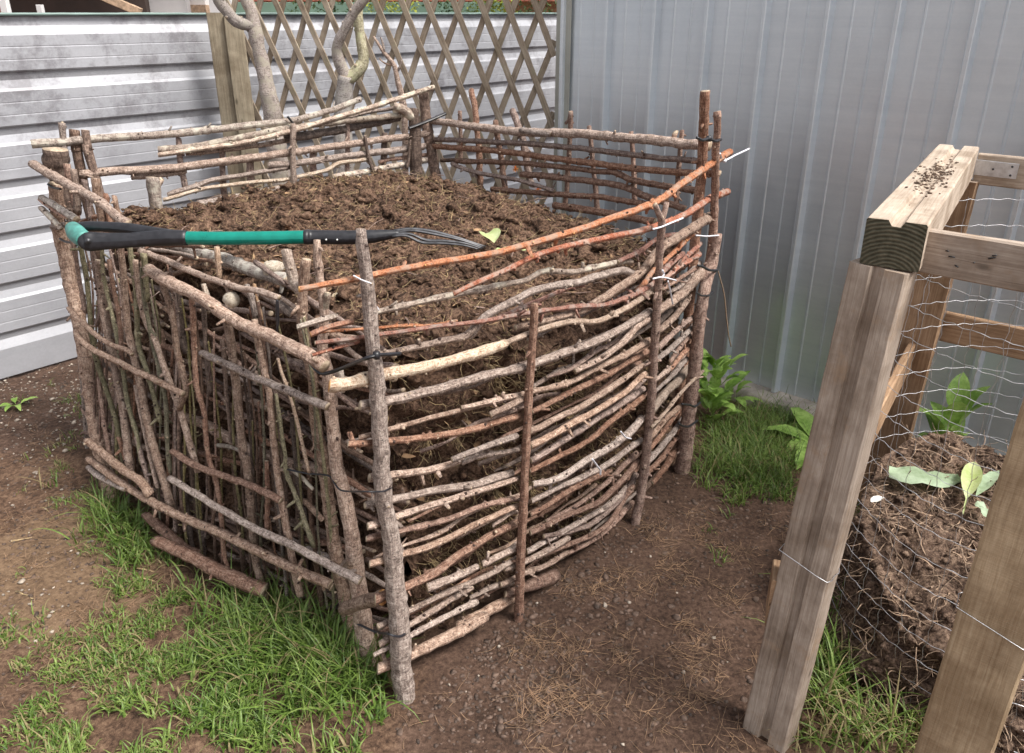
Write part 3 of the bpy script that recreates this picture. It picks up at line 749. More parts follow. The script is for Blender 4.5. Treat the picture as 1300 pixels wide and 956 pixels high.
for _ in range(2600):
    s, t = U(.01, .99), U(.01, .99); p = topz(s, t)
    fibre(mf, p + Vector((0, 0, .004)), Vector((U(-1, 1), U(-1, 1), U(-.1, .5))), U(.015, .06), U(.0006, .0014))
for _ in range(2200):
    q = R(); z = R(); e = 'F' if R() < .75 else 'L'; s, t = (q, 0) if e == 'F' else (0, q)
    p = inb(s, t); p.z = hz(s, t) * z; p += FACES[e][3] * (dispn(p, 1.9) + .004)
    fibre(mf, p, Vector((U(-1, 1), U(-1, 1), U(-1, .6))) + FACES[e][3] * .6, U(.02, .07), U(.0006, .0013), .6)
for _ in range(45):
    s, z = U(.03, .6), U(.15, .9); p0_ = inb(s, 0); p0_.z = hz(s, 0) * z; p0_ += FACES['F'][3] * (dispn(p0_, 1.9) + .006)
    d0 = Vector((U(-1, 1), U(-1, 1), U(-1, .2)))
    for _ in range(U(8, 20).__int__()): fibre(mf, p0_ + Vector((U(-.012, .012), U(-.012, .012), U(-.012, .012))), d0 + Vector((U(-.5, .5), U(-.5, .5), U(-.5, .5))) + FACES['F'][3], U(.03, .08), U(.0006, .0012), .35)
tag(mf.build('straw_bits', M['straw']), 'dry straw and root fibres mixed in the compost', 'straw', kind='stuff')
mb = MB(); ml_ = MB()
for _ in range(70):
    s, t = U(.03, .97), U(.03, .97); p = topz(s, t) + Vector((0, 0, .006)); a = U(0, 6.28); d = Vector((math.cos(a), math.sin(a), U(-.1, .25))); L = U(.03, .12); rr = U(.0012, .003)
    tube(mb, cr([(p, rr), (p + d * L * .5 + Vector((0, 0, U(-.004, .008))), rr * .9), (p + d * L, rr * .6)], .01), 5, .2, a, capmi=0)
tag(mb.build('twig_bits', M['brown']), 'short broken twigs strewn over the compost heap', 'twigs', kind='stuff')
def flake(mb, p, L, W_):
    a = U(0, 6.28); d = Vector((math.cos(a), math.sin(a), U(-.2, .4))).normalized(); x = d.cross(Vector((U(-.4, .4), U(-.4, .4), 1))).normalized(); n = x.cross(d); c = U(-.3, .6)
    vs = []
    for i in range(5):
        t = i / 4; w = W_ * math.sin(math.pi * (.08 + .88 * t)); q = p + d * L * (t - .5) + n * (c * L * (t - .5) ** 2)
        vs += [q - x * w + n * w * .4, q, q + x * w + n * w * .4]
    mb.add(vs, [(i * 3 + k, i * 3 + k + 1, i * 3 + k + 4, i * 3 + k + 3) for i in range(4) for k in (0, 1)])
for _ in range(260):
    s, t = U(.03, .97), U(.03, .97); flake(ml_, topz(s, t) + Vector((0, 0, .007)), U(.012, .04), U(.003, .010))
for _ in range(160):
    q = R(); z = U(.1, .95); p = inb(q, 0); p.z = hz(q, 0) * z; p += FACES['F'][3] * (dispn(p, 1.9) + .01); flake(ml_, p, U(.015, .045), U(.004, .012))
tag(ml_.build('dead_leaves', simple('dead leaf bits', (.22, .135, .075), .8, nscale=30, namp=.75)), 'brown dead leaf fragments mixed in the compost', 'dead leaves', kind='stuff')
# ------------------------------------------------------------------ garden fork lying across the heap
def at(u, v, t): return CAM + ray(u, v) * t
gf = thing('garden_fork', 'garden fork with teal shaft and black D handle laid across the top of the compost', 'garden fork', at(300, 303, 2.15))
def lin(spec, t0, t1):
    pts = [tuple(float(q) for q in t.split(',')) for t in spec.split()]; n = len(pts)
    return [(at(u, v, t0 + (t1 - t0) * i / (n - 1)), w / 2 * (t0 + (t1 - t0) * i / (n - 1)) / F) for i, (u, v, w) in enumerate(pts)]
def part(name, path, sides, mat, parent, step=.01, rough=0.0):
    mb = MB(); tube(mb, cr(path, step), sides, rough, 1, capmi=0); return mb.build(name, M[mat], parent)
TL, TRR = 2.14, 2.16
part('shaft', lin('222,302,17 280,302.5,17 340,302,17 390,301,17', 2.135, 2.148), 20, 'teal', gf)
part('socket', lin('386,301,18.5 392,301,19.5 398,301,18 440,301.5,18 470,300.5,17 484,299,15 498,297.5,11 508,296.5,8', 2.148, 2.16), 20, 'black', gf)
for u in (414, 428):
    mb = MB(); c = at(u, 304.5, 2.149) + (CAM - at(u, 304.5, 2.149)).normalized() * .0185
    dd = (CAM - c).normalized(); tube(mb, [(c - dd * .003, .0028), (c, .0028), (c + dd * .001, .002)], 10, 0, 0, capmi=0); mb.build('rivet', M['rivet'], gf)
def arm(spec, t0, t1, nm):
    # flat oval arm of the D handle
    p = cr(lin(spec, t0, t1), .008); mb = MB(); tube(mb, p, 14, 0, 0, capmi=0)
    n = len(p); dd = (CAM - p[0][0]).normalized()
    for i in range(n):
        k = .42 + .5 * max(0, i / (n - 1) - .6) / .4
        for j in range(15):
            v = Vector(mb.v[i * 15 + j]) - p[i][0]; mb.v[i * 15 + j] = tuple(p[i][0] + v - dd * (v.dot(dd) * (1 - k)))
    return mb.build(nm, M['black'], gf)
yoke = arm('102,306.5,11 104,306.5,18 108,306.7,23 115,306.7,25 122,306.5,24 140,306,21 165,305,19 190,303,20 215,302,21 238,302,19', 2.10, 2.136, 'handle_arm')
arm('97,289,13 112,287.5,13 135,288,13 165,290.5,14 195,296,16 222,301,18', 2.20, 2.14, 'handle_arm')
mb = MB(); c = at(112, 306, 2.10); dd = (CAM - c).normalized(); c2 = c + dd * .0115
tube(mb, [(c2 - dd * .01, .0075), (c2, .0075), (c2 + dd * .0025, .0065)], 14, 0, 0, capmi=0); tube(mb, [(c2, .004), (c2 + dd * .0045, .0035)], 6, 0, 0, capmi=0)
mb.build('bolt', M['steel'], yoke)
mb = MB(); tube(mb, cr([(at(108, 304.5, 2.112), .0215), (at(103, 301.5, 2.135), .024), (at(97, 296, 2.165), .025), (at(93, 290.5, 2.2), .021)], .008), 20, 0, 0, capmi=0); mb.build('grip', M['tealgrip'], gf)
for k, sp in enumerate(('500,293,4 522,290.5,3.6 548,293.5,4.2 580,301.5,3.6 600,308,3 617,313,1.6', '500,295.5,4 524,293,3.8 552,297.5,4.2 582,304,3.6 600,309.5,3 614,314.5,1.6',
                        '500,298,4 520,297,3.8 541,305,4.4 566,306,4 590,309,3.2 612,315.5,1.6', '498,300,4 516,299.5,3.8 536,308,4.4 562,309,4 588,311.5,3.2 608,316.5,1.6')):
    part('tine', lin(sp, 2.2 - k * .035, 2.24 - k * .045), 7, 'steel', gf)
part('rust_wire', lin('505,298,2 530,298,2 545,304,2 556,303,2', 2.14, 2.14), 5, 'string', gf) if False else None
# ------------------------------------------------------------------ metal fence
def extrude_line(mb, P0, d, n, prof, s0, s1, seg, mi=0):
    """profile (z, depth towards the viewer) run along direction d"""
    vs = []; W = len(prof)
    for i in range(seg + 1):
        s = s0 + (s1 - s0) * i / seg
        for z, e in prof:
            w = .002 * noise.noise(Vector((s * 1.5, z * 3, 3)))
            vs.append(P0 + d * s + n * (e + w) + Vector((0, 0, z)))
    fs = [(i * W + k, (i + 1) * W + k, (i + 1) * W + k + 1, i * W + k + 1) for i in range(seg) for k in range(W - 1)]
    mb.add(vs, fs, mi)
fP = Vector((-2.42, 3.37, 0)); fd = Vector((.659, .752, 0)).normalized(); fn = Vector((.752, -.659, 0)).normalized()
prof = [(1.590, .0), (1.585, .004), (1.548, .006)]
z0 = 1.51
while z0 > .15:
    prof += [(z0 + .012, .022), (z0, .030), (z0 - .004, .030), (z0 - .044, .030), (z0 - .047, .0288), (z0 - .051, .030), (z0 - .096, .030), (z0 - .099, .0288), (z0 - .103, .030), (z0 - .142, .030), (z0 - .148, .026), (z0 - .150, .018), (z0 - .182, .011)]
    z0 -= .2275
prof += [(z0 + .004, .03), (.012, .03)]
mf_ = thing('metal_fence', 'pale ribbed corrugated metal boundary fence with horizontal ribs and dark grime', 'fence', fP)
mb = MB(); extrude_line(mb, fP, fd, fn, prof, -3.2, 5.5, 60); mb.build('fence_sheet', M['fence'], mf_, smooth=False)
mb = MB(); box(mb, fP + fd * -3.2 + Vector((0, 0, 1.594)) + fn * .008, fP + fd * 5.5 + Vector((0, 0, 1.594)) + fn * .008, .036, .012); mb.build('fence_cap', M['fencecap'], mf_)
# ------------------------------------------------------------------ shed
sP = Vector((.235, 3.964, 0)); sd_ = Vector((.7516, -.6596, 0)).normalized(); sn = Vector((-.6596, -.7516, 0)).normalized()
shed = thing('metal_shed', 'tall galvanised steel shed wall with vertical ribs rising behind the bins', 'shed', sP)
def ribs(s0, s1):
    pr = [(s0, 0)]; k = -1
    s = s0 + .265 - .245
    while s < s1:
        for q, e in ((-.017, 0), (-.009, .030), (-.006, .033), (.006, .033), (.009, .030), (.017, 0)):
            if s + q > s0 + .01: pr.append((s + q, e))
        for m_ in (.083, .162):
            for q, e in ((-.006, 0), (-.002, .004), (.002, .004), (.006, 0)):
                if s + m_ + q > s0 + .01: pr.append((s + m_ + q, e))
        s += .245
    return pr
pr = ribs(0, 4.2); vs = []; Z = [.055 + i * (2.75 - .055) / 14 for i in range(15)]
for z in Z:
    for s, e in pr: vs.append(sP + sd_ * s + sn * (e + .0025 * noise.noise(Vector((s * 2, z * 1.4, 8)))) + Vector((0, 0, z)))
W = len(pr); mb = MB(); mb.add(vs, [(j * W + i, j * W + i + 1, (j + 1) * W + i + 1, (j + 1) * W + i) for j in range(14) for i in range(W - 1)])
mb.build('wall_sheet', M['shed'], shed, smooth=False)
mb = MB(); q = sP - sd_ * .012
box(mb, q + Vector((0, 0, .05)) + sn * .012 + sd_ * .03, q + Vector((0, 0, 2.76)) + sn * .012 + sd_ * .03, .085, .006, up=sn); box(mb, q + Vector((0, 0, .05)) - sn * .04 - sd_ * .012, q + Vector((0, 0, 2.76)) - sn * .04 - sd_ * .012, .006, .1, up=sn)
mb.build('corner_flashing', M['flash'], shed, smooth=False)
mb = MB()  # side wall and roof
box(mb, sP - sn * 1.4 + Vector((0, 0, 0)) + sd_ * .02, sP - sn * 1.4 + Vector((0, 0, 2.7)) + sd_ * .02, .01, 2.6, up=sn); mb.build('side_wall', M['shed'], shed, smooth=False)
mb = MB(); box(mb, sP + sd_ * 2.1 - sn * 1.3 + Vector((0, 0, 2.79)) - sn * 1.5, sP + sd_ * 2.1 - sn * 1.3 + Vector((0, 0, 2.79)) + sn * 1.4, 4.5, .05); mb.build('roof', M['shed'], shed, smooth=False)
mb = MB(); vs = []; n_ = 160
for i in range(n_ + 1):
    s = 4.2 * i / n_; e = .10 + .012 * noise.noise(Vector((s * 9, 0, 0))) + .02 * noise.noise(Vector((s * 2.2, 4, 0))); z = .05 + .006 * noise.noise(Vector((s * 6, 2, 0)))
    for a, zz in ((-.1, z), (e - .012, z), (e, z - .012), (e + .01, -.03)): vs.append(sP + sd_ * s + sn * a + Vector((0, 0, zz)))
mb.add(vs, [(i * 4 + k, i * 4 + k + 1, i * 4 + k + 5, i * 4 + k + 4) for i in range(n_) for k in range(3)]); mb.build('concrete_footing', M['concrete'], shed)
# ------------------------------------------------------------------ trellis, post, trees
ta, tb = Vector((-1.46, 4.34, 0)), Vector((.205, 4.005, 0)); td = (tb - ta).normalized(); tn = Vector((td.y, -td.x, 0)); TLn = (tb - ta).length
mb = MB()
for fam, sg in ((0, 1), (1, -1)):
    k = -8
    while k < 30:
        x0 = k * .131 + .02 + (.05 if fam else 0) + U(-.006, .006); k += 1
        za, zb = .08, 1.86; sl = .41 * sg
        def X(z): return x0 + sl * (z - .9)
        lo, hi = za, zb
        # clip to the panel
        for it in range(2):
            pass
        zs = [z for z in [za + i * (zb - za) / 200 for i in range(201)] if 0 <= X(z) <= TLn]
        if len(zs) < 8: continue
        p0 = ta + td * X(zs[0]) + Vector((0, 0, zs[0])) + tn * (.006 * (1 if fam else -1)); p1 = ta + td * X(zs[-1]) + Vector((0, 0, zs[-1])) + tn * (.006 * (1 if fam else -1))
        box(mb, p0, p1, .029, .009, up=tn, bev=.002)
tag(mb.build('garden_trellis', M['slat'], None, smooth=False), 'weathered wooden diamond lattice trellis between timber post and shed corner', 'trellis')
wp = thing('timber_post', 'thick weathered timber fence post beside the diamond trellis', 'fence post', (-1.45, 4.2, 0))
mb = MB(); c = Vector((-1.452, 4.17, 0)); box(mb, c, c + Vector((0, 0, 1.60)), .078, .05, up=fn * .3 + Vector((.1, -1, 0)).normalized()); mb.build('board', M['woodpost'], wp, smooth=False)
mb = MB(); c = Vector((-1.368, 4.175, 0)); box(mb, c, c + Vector((0, 0, 1.585)), .088, .06, up=Vector((.3, -1, 0)).normalized()); mb.build('board', M['woodpost'], wp, smooth=False)
def aty(u, v, y): r = ray(u, v); return CAM + r * (y / r.y), y / r.y
def trunk(spec, ws, y, y1=None):
    pts = [tuple(float(q) for q in t.split(',')) for t in spec.split()]; n = len(pts); out = []
    for i, (u, v) in enumerate(pts):
        yy = y if y1 is None else y + (y1 - y) * i / (n - 1)
        p, t = aty(u, v, yy); out.append((p, ws[min(i, len(ws) - 1)] * .88 / 2 * t / F))
    return out
def tree_part(nm, path, mat, parent, knots=6):
    mb = MB(); P = cr(path, .02); sd = R() * 30; o = []
    for i, (p, r) in enumerate(P): o.append((p + noise.noise_vector(Vector((i * .12, sd, 0))) * r * .25, r * (1 + .12 * noise.noise(Vector((i * .35, sd, 4))))))
    for _ in range(knots):
        i = random.randrange(1, len(o) - 1); x, y = perp((o[i + 1][0] - o[i - 1][0]).normalized()); a = U(0, 6.28); n = x * math.cos(a) + y * math.sin(a)
        tube(mb, [(o[i][0] + n * o[i][1] * .6, o[i][1] * .4), (o[i][0] + n * o[i][1] * 1.15, o[i][1] * .3)], 7, .2, a)
    tube(mb, o, 14, .07, sd); return mb.build(nm, [M[mat], M['cut']], parent)
t1 = thing('espalier_tree', 'bare grey trunk with one arm bending left, in front of trellis beside the post', 'tree', (-1.15, 3.98, 0))
p = trunk('360,330 352,200 345,146 338,105 330,69 326,45 322,30 318,12 312,0 308,-30 306,-80', [30, 28, 26, 22, 20, 20, 18, 17, 17, 14, 10], 3.98); ground_stake(p[::-1]) if False else None
p.insert(0, (Vector((p[0][0].x + .01, 3.98, -.03)), p[0][1] * 1.1)); tr = tree_part('trunk', p, 'plum', t1)
tree_part('branch', trunk('323,33 316,33 300,28 287,14 277,0 268,-25 262,-60', [18, 17, 17, 16, 16, 12, 9], 3.98, 3.9), 'plum', t1)
t2 = thing('espalier_tree', 'bare forked trunk with mossy right arm standing in the middle of the trellis', 'tree', (-.85, 3.99, 0))
p = trunk('440,330 436,220 435,188 436,150 437,120 440,96', [30, 28, 26, 25, 24, 24], 3.99); p.insert(0, (Vector((p[0][0].x, 3.99, -.03)), p[0][1] * 1.1)); tree_part('trunk', p, 'plum', t2)
tree_part('branch', trunk('440,100 432,82 427,62 431,48 438,36 450,15 462,0 480,-30', [19, 17, 15, 15, 14, 14, 14, 10], 3.99, 3.9), 'plum', t2)
tree_part('branch', trunk('440,102 452,90 461,76 458,50 455,20 456,0 458,-40', [18, 18, 16, 15, 14, 13, 10], 3.99, 4.02), 'moss', t2)
t3 = thing('dead_sapling', 'thin dead leafless sapling with twiggy tip before the trellis', 'sapling', (-.55, 3.97, 0))
p = trunk('517,300 514,160 511,125 506,106 501,84 494,74 487,66 480,55 474,46', [9, 9, 9, 8, 7, 6, 5, 4, 3], 3.97); p.insert(0, (Vector((p[0][0].x, 3.97, -.03)), p[0][1])); tree_part('trunk', p, 'grey', t3, 10)
for sp in ('488,67 486,55 483,47', '499,82 492,82 485,78 482,74', '505,90 509,80 510,74'): tree_part('branch', trunk(sp, [4, 3, 2], 3.97), 'grey', t3, 1)
# ------------------------------------------------------------------ timber bin on the right
tb_ = thing('timber_compost_bin', 'half finished compost bin of grooved timber posts and rails lined with wire netting', 'compost bin', (1.2, 1.7, 0))
p0 = Vector((.700, 1.405, 1.205)); p1 = Vector((1.275, 2.29, 1.205)); bd = (p1 - p0).normalized()
gp = [(-.050, -.043), (.050, -.043), (.052, -.04), (.052, .042), (.049, .045), (.014, .045), (.010, .038), (.008, .034), (-.008, .034), (-.011, .038), (-.015, .045), (-.049, .045), (-.052, .042), (-.052, -.04)]
mb = MB(); box(mb, p0, p1, .1, .09, prof=gp, endmi=1); mb.build('top_beam', [M['woodpale'], M['woodend']], tb_, smooth=False)
mb = MB()
for _ in range(260):
    a = random.gauss(0, .08); c = p0.lerp(p1, .5 + a * 1.3) + Vector((0, 0, .047)) + bd.cross(Vector((0, 0, 1))) * random.gauss(0, .016)
    lump(mb, c, U(.001, .0042), 1, .45)
tag(mb.build('spilt_soil', M['compost2']), 'crumbs of soil spilt on top of the grooved timber beam', 'soil crumbs', kind='stuff')
gpost = [(-.052, -.03), (.052, -.03), (.054, .022), (.050, .026), (.012, .028), (.008, .014), (-.010, .014), (-.014, .028), (-.050, .026), (-.054, .022)]
gpost = [(-.054, -.022), (-.050, -.026), (-.014, -.028), (-.010, -.014), (.008, -.014), (.012, -.028), (.050, -.026), (.054, -.022), (.054, .03), (-.054, .03)]
def post(name, a, b, face, prof, mat, endm='wood'):
    # face: direction in which the grooved side looks
    mb = MB(); d = (b - a).normalized(); box(mb, a, b, .1, .06, up=-face, prof=prof, endmi=1); return mb.build(name, [M[mat], M[endm]], tb_, smooth=False)
fpost = Vector((-.70, -.71, 0)).normalized()
post('post', Vector((.612, 1.385, -.05)), Vector((.700, 1.428, 1.158)), fpost, gpost, 'wood')
bpost = [(-.053, -.022), (.053, -.022), (.053, .022), (-.053, .022)]
post('post', Vector((1.255, 2.30, -.05)), Vector((1.285, 2.275, 1.158)), Vector((-.66, -.75, 0)), bpost, 'woodbrown')
rp = [(-.066, -.022), (-.060, -.026), (.060, -.026), (.066, -.022), (.066, .022), (-.066, .022)]
post('post', Vector((.932, 1.21, -.05)), Vector((.968, 1.21, 1.24)), Vector((-.64, -.77, 0)), rp, 'woodpost2')
rd = Vector((.747, -.665, 0))
def rail(nm, a, L, h, th, mat, d=rd):
    mb = MB(); box(mb, a, a + d.normalized() * L, th, h, up=Vector((0, 0, 1))); return mb.build(nm, [M[mat]], tb_, smooth=False)
rail('rail', Vector((.762, 1.418, 1.193)), .95, .082, .022, 'wood')
rail('rail', Vector((1.325, 2.265, 1.19)), 1.0, .086, .022, 'woodpale')
rail('rail', Vector((1.29, 2.33, .70)), 1.0, .095, .022, 'woodbrown')
rail('side_rail', Vector((.70, 1.46, .60)), 1.02, .09, .022, 'woodbrown', d=Vector((1.25, 2.27, .60)) - Vector((.70, 1.46, .60)))
rail('cleat', Vector((.592, 1.42, .36)), .0795, .13, .02, 'woodbrown', d=Vector((.3, .9, 0)))
for k in range(6):
    mb = MB(); c = Vector((.762, 1.418, 1.193)) + rd * U(.04, .12) + Vector((0, 0, U(-.02, .02))) - Vector((.665, .747, 0)) * .012
    dd = Vector((U(-.6, .6), -.8, U(-.3, .5))).normalized(); tube(mb, [(c, .0014), (c + dd * U(.008, .016), .0014)], 6, 0, 0, capmi=0)
    mb.build('nail', M['steel'], tb_)
mb = MB(); c = Vector((1.325, 2.265, 1.195)) + rd * .045 - Vector((.665, .747, 0)) * .0135
box(mb, c - rd * .065, c + rd * .06, .003, .042); pl = mb.build('mending_plate', M['plate'], tb_, smooth=False)
for a, z in ((-.05, .012), (-.05, -.012), (0, 0), (.045, .012), (.045, -.012)):
    mb = MB(); q = c + rd * a + Vector((0, 0, z)); nn = -Vector((.665, .747, 0)); tube(mb, [(q, .0035), (q + nn * .0032, .003)], 8, 0, 0, capmi=0); mb.build('screw', M['steel'], pl)
# netting
cc = Vector((1.275, 1.69, 0)); RR = .385
mb = MB()
def cyl(a, z):
    r = RR + .012 * noise.noise(Vector((math.cos(a) * 2, math.sin(a) * 2, z * 3)))
    return cc + Vector((math.cos(a) * r, math.sin(a) * r, z))
nh = 17
for k in range(nh):
    z = .02 + k * .07; pts = []
    for i in range(121):
        a = i / 120 * 2 * math.pi
        zz = z + .010 * noise.noise(Vector((math.cos(a) * 1.5, math.sin(a) * 1.5, k * .35))) + .0025 * math.sin(a * 46 + k)
        pts.append((cyl(a, zz), .00085))
    tube(mb, pts, 4, 0, 0, caps=False)
for k in range(36):
    a0 = k / 36 * 2 * math.pi; pts = []
    for i in range(45):
        z = i / 44 * 1.15; a = a0 + .025 * noise.noise(Vector((k * 3, z * 4, 0))) + .008 * math.sin(z * 112)
        pts.append((cyl(a, z), .00075))
    tube(mb, pts, 4, 0, 0, caps=False)
mb.build('wire_netting', M['wire'], tb_)
mb = MB()
def wr(pts, r=.0009): tube(mb, cr([(q, r) for q in pts], .02), 5, 0, 0, caps=False)
w0 = Vector((.612, 1.385, 0)).lerp(Vector((.70, 1.428, 1.158)), 1)
# binding wire round the posts
def band(c, fdir, w, th, tilt=0):
    s = Vector((-fdir.y, fdir.x, 0)); P = []
    for a, b in ((-1, 1), (0, 1.04), (1, 1), (1.03, 0), (1, -1), (0, -1.04), (-1, -1), (-1.03, 0), (-1, 1)): P.append(c + s * a * (w / 2 + .002) + fdir * b * (th / 2 + .002) + Vector((0, 0, tilt * a)))
    wr(P)
band(Vector((.648, 1.402, .50)), fpost, .108, .058, -.012)
mb.build('binding_wire', M['wire'], tb_); mb = MB()
band(Vector((.947, 1.21, .50)), Vector((-.64, -.77, 0)), .133, .052, -.018)
mb.build('binding_wire', M['wire'], tb_)
# heap in the timber bin
mb = MB(); NR, NA = 70, 220
def hz2(r, a):
    x, y = cc.x + r * math.cos(a), cc.y + r * math.sin(a)
    return .35 + .15 * (y - cc.y) / .35 - .04 * (x - cc.x) / .35 * 0 + .03 * fbm(Vector((x * 4, y * 4, 5)), 3) - .05 * (r / .345) ** 3
vs = []
for i in range(NR + 1):
    for j in range(NA):
        r = .345 * i / NR; a = j / NA * 2 * math.pi; p = cc + Vector((math.cos(a) * r, math.sin(a) * r, hz2(r, a))); p.z += dispn(p); vs.append(p)
for k in range(1, 51):
    for j in range(NA):
        a = j / NA * 2 * math.pi; r = .345; zt = hz2(r, a); o = Vector((math.cos(a), math.sin(a), 0)); p = cc + o * r; p.z = zt * (1 - k / 50)
        p += o * (dispn(p, 1.6) * .9 + .06 * (k / 50)) ; vs.append(p)
n = NR + 51; fs = [(i * NA + j, i * NA + (j + 1) % NA, (i + 1) * NA + (j + 1) % NA, (i + 1) * NA + j) for i in range(n - 1) for j in range(NA)]
mb.add(vs, [f[::-1] for f in fs])
tag(mb.build('compost_heap', M['compost2']), 'rooty brown compost piled inside the wire netting cylinder', 'compost', kind='stuff')
mb = MB(); mf = MB()
for _ in range(700):
    r = .34 * R() ** .5; a = U(0, 6.28); p = cc + Vector((math.cos(a) * r, math.sin(a) * r, 0)); p.z = hz2(r, a) + dispn(Vector((p.x, p.y, hz2(r, a))))
    lump(mb, p, U(.004, .015), 1)
for _ in range(300):
    a = U(2.6, 5.6); zt = hz2(.345, a); k = R(); o = Vector((math.cos(a), math.sin(a), 0)); p = cc + o * .345; p.z = zt * (1 - k); p += o * (dispn(p, 1.6) * .9 + .06 * k); lump(mb, p, U(.006, .02), 2)
tag(mb.build('compost_clods', M['compost2']), 'small clods of compost inside the wire netting', 'compost clods', kind='stuff')
for _ in range(900):
    r = .34 * R() ** .5; a = U(0, 6.28); p = cc + Vector((math.cos(a) * r, math.sin(a) * r, 0)); p.z = hz2(r, a) + dispn(Vector((p.x, p.y, hz2(r, a)))) + .006
    fibre(mf, p, Vector((U(-1, 1), U(-1, 1), U(-.1, .4))), U(.03, .10), U(.0007, .0024), .45, 6)
for _ in range(520):
    a = U(2.6, 5.6); zt = hz2(.345, a); k = R(); o = Vector((math.cos(a), math.sin(a), 0)); p = cc + o * .347; p.z = zt * (1 - k); p += o * (dispn(p, 1.6) * .9 + .06 * k + .004)
    fibre(mf, p, Vector((U(-1, 1), U(-1, 1), U(-1, .6))) + o * .5, U(.03, .10), U(.0007, .0022), .45, 6)
tag(mf.build('straw_bits', M['root']), 'pale roots and stalks tangled in the compost behind netting', 'straw', kind='stuff')
# ------------------------------------------------------------------ leaves and plants
def leaf(mb, p, d, L, W_, droop=.6, up=Vector((0, 0, 1)), fold=.25, stem=.15, wav=.1, tip=1.0):
    d = d.normalized(); n = 8; q = p.copy(); side = d.cross(up).normalized(); vs = []; sd = R() * 20
    for i in range(n + 1):
        t = i / n
        if t < stem: w = .04 * W_
        else:
            tt = (t - stem) / (1 - stem); w = W_ / 2 * (math.sin(math.pi * min(1, tt ** .8 * .97 + .03))) ** .75 * (1 if tip else 1)
        nn = side.cross(d).normalized()
        wv = wav * W_ * noise.noise(Vector((t * 5, sd, 0)))
        wv2 = wav * W_ * noise.noise(Vector((t * 5, sd + 5, 0)))
        vs += [q - side * w + nn * (w * fold + wv), q - side * w * .5 + nn * (w * fold * .35), q, q + side * w * .5 + nn * (w * fold * .35), q + side * w + nn * (w * fold + wv2)]
        q = q + d * (L / n); d = (d - Vector((0, 0, 1)) * droop / n * (1 + t)).normalized()
    fs = [(i * 5 + k, i * 5 + k + 1, (i + 1) * 5 + k + 1, (i + 1) * 5 + k) for i in range(n) for k in range(4)]
    mb.add(vs, fs)
def plant(name, label, cat, pos, leaves, Lr, Wr, up=.9, mat='weed', droop=1.0, spread=.03, group=None, h=0):
    mb = MB()
    for i in range(leaves):
        a = i * 2.4 + U(-.3, .3); o = Vector((math.cos(a), math.sin(a), 0)); b = pos + o * U(0, spread) + Vector((0, 0, U(0, h)))
        leaf(mb, b, o + Vector((0, 0, up * U(.5, 1.5))), U(*Lr), U(*Wr), droop * U(.7, 1.4))
    return tag(mb.build(name, M[mat]), label, cat, group)
g = gnd(905, 545)
plant('leafy_weed', 'tall bright green broad leaved weed against the right rear corner of the stick bin', 'weed', gnd(900, 535), 64, (.07, .12), (.03, .052), 2.0, h=.27, spread=.06)
plant('leafy_weed', 'low leafy weed beside the tall weed at the shed footing', 'weed', gnd(925, 515), 14, (.08, .13), (.03, .05), 1.2, h=.08, spread=.04)
plant('dock_plant', 'broad leaved dock growing just left of the grooved timber post', 'weed', gnd(1040, 570), 13, (.15, .24), (.07, .10), .9, spread=.03)
plant('seedling', 'young bright seedling sprouting behind the netting at the shed foot', 'seedling', gnd(1195, 585, .12), 10, (.13, .20), (.06, .08), 2.6, h=.20)
plant('leafy_weed', 'small green weed seen through netting left of brown back post', 'weed', gnd(1140, 612), 16, (.05, .10), (.02, .035), 2.0, h=.22, spread=.05)
plant('seedling', 'tiny seedling in the bare soil near the metal fence', 'seedling', gnd(20, 515), 6, (.06, .10), (.02, .035), .8)
def onz2(u, v): 
    z = .47
    for _ in range(6):
        p = gnd(u, v, z); r = math.hypot(p.x - cc.x, p.y - cc.y); z = hz2(min(r, .34), math.atan2(p.y - cc.y, p.x - cc.x)) + .02
    return gnd(u, v, z)
mb = MB(); a, b = onz2(1128, 602), onz2(1222, 610); leaf(mb, a + Vector((0, 0, .006)), (b - a), (b - a).length * 1.08, .085, .12, fold=.15, stem=.0, wav=.5)
tag(mb.build('wilted_leaf', M['paleleaf']), 'long limp pale green leaf lying flat on the compost inside the netting', 'leaf')
mb = MB(); a, b = onz2(1221, 658), onz2(1236, 592); leaf(mb, a + Vector((0, 0, .012)), (b - a) + Vector((0, 0, .03)), (b - a).length * 1.05, .05, .25, fold=.55, stem=.3, wav=.1)
tag(mb.build('leaf_stalk', M['stalk']), 'yellow green cabbage stalk with splayed base on the compost heap', 'leaf stalk')
mb = MB(); a, b = onz2(1238, 634), onz2(1268, 596); leaf(mb, a + Vector((0, 0, .012)), (b - a), (b - a).length * 1.05, .035, .2, fold=.3, stem=.1, wav=.35)
tag(mb.build('wilted_leaf', M['paleleaf']), 'narrow pale leaf right of the yellow green stalk', 'leaf')
mb = MB(); a, b = onz2(1240, 640), onz2(1256, 664); leaf(mb, a + Vector((0, 0, .01)), (b - a), (b - a).length, .03, .1, fold=.1, stem=0, wav=.5)
tag(mb.build('wilted_leaf', M['paleleaf']), 'small grey green leaf scrap under the stalk beside the thick post', 'leaf')
mb = MB(); a, b = onz2(1105, 642), onz2(1121, 638); leaf(mb, a + Vector((0, 0, .012)), (b - a) + Vector((0, 0, .01)), (b - a).length, .022, .2, fold=.3, stem=0)
mp_ = simple('white paper scrap', (.75, .75, .70), .8); tag(mb.build('paper_scrap', mp_), 'tiny folded white scrap on the netted compost', 'scrap')
def ontop(u, v):
    t = 1.5
    while t < 4.2:
        p = at(u, v, t)
        if p.z < .93: break
        t += .005
    return p
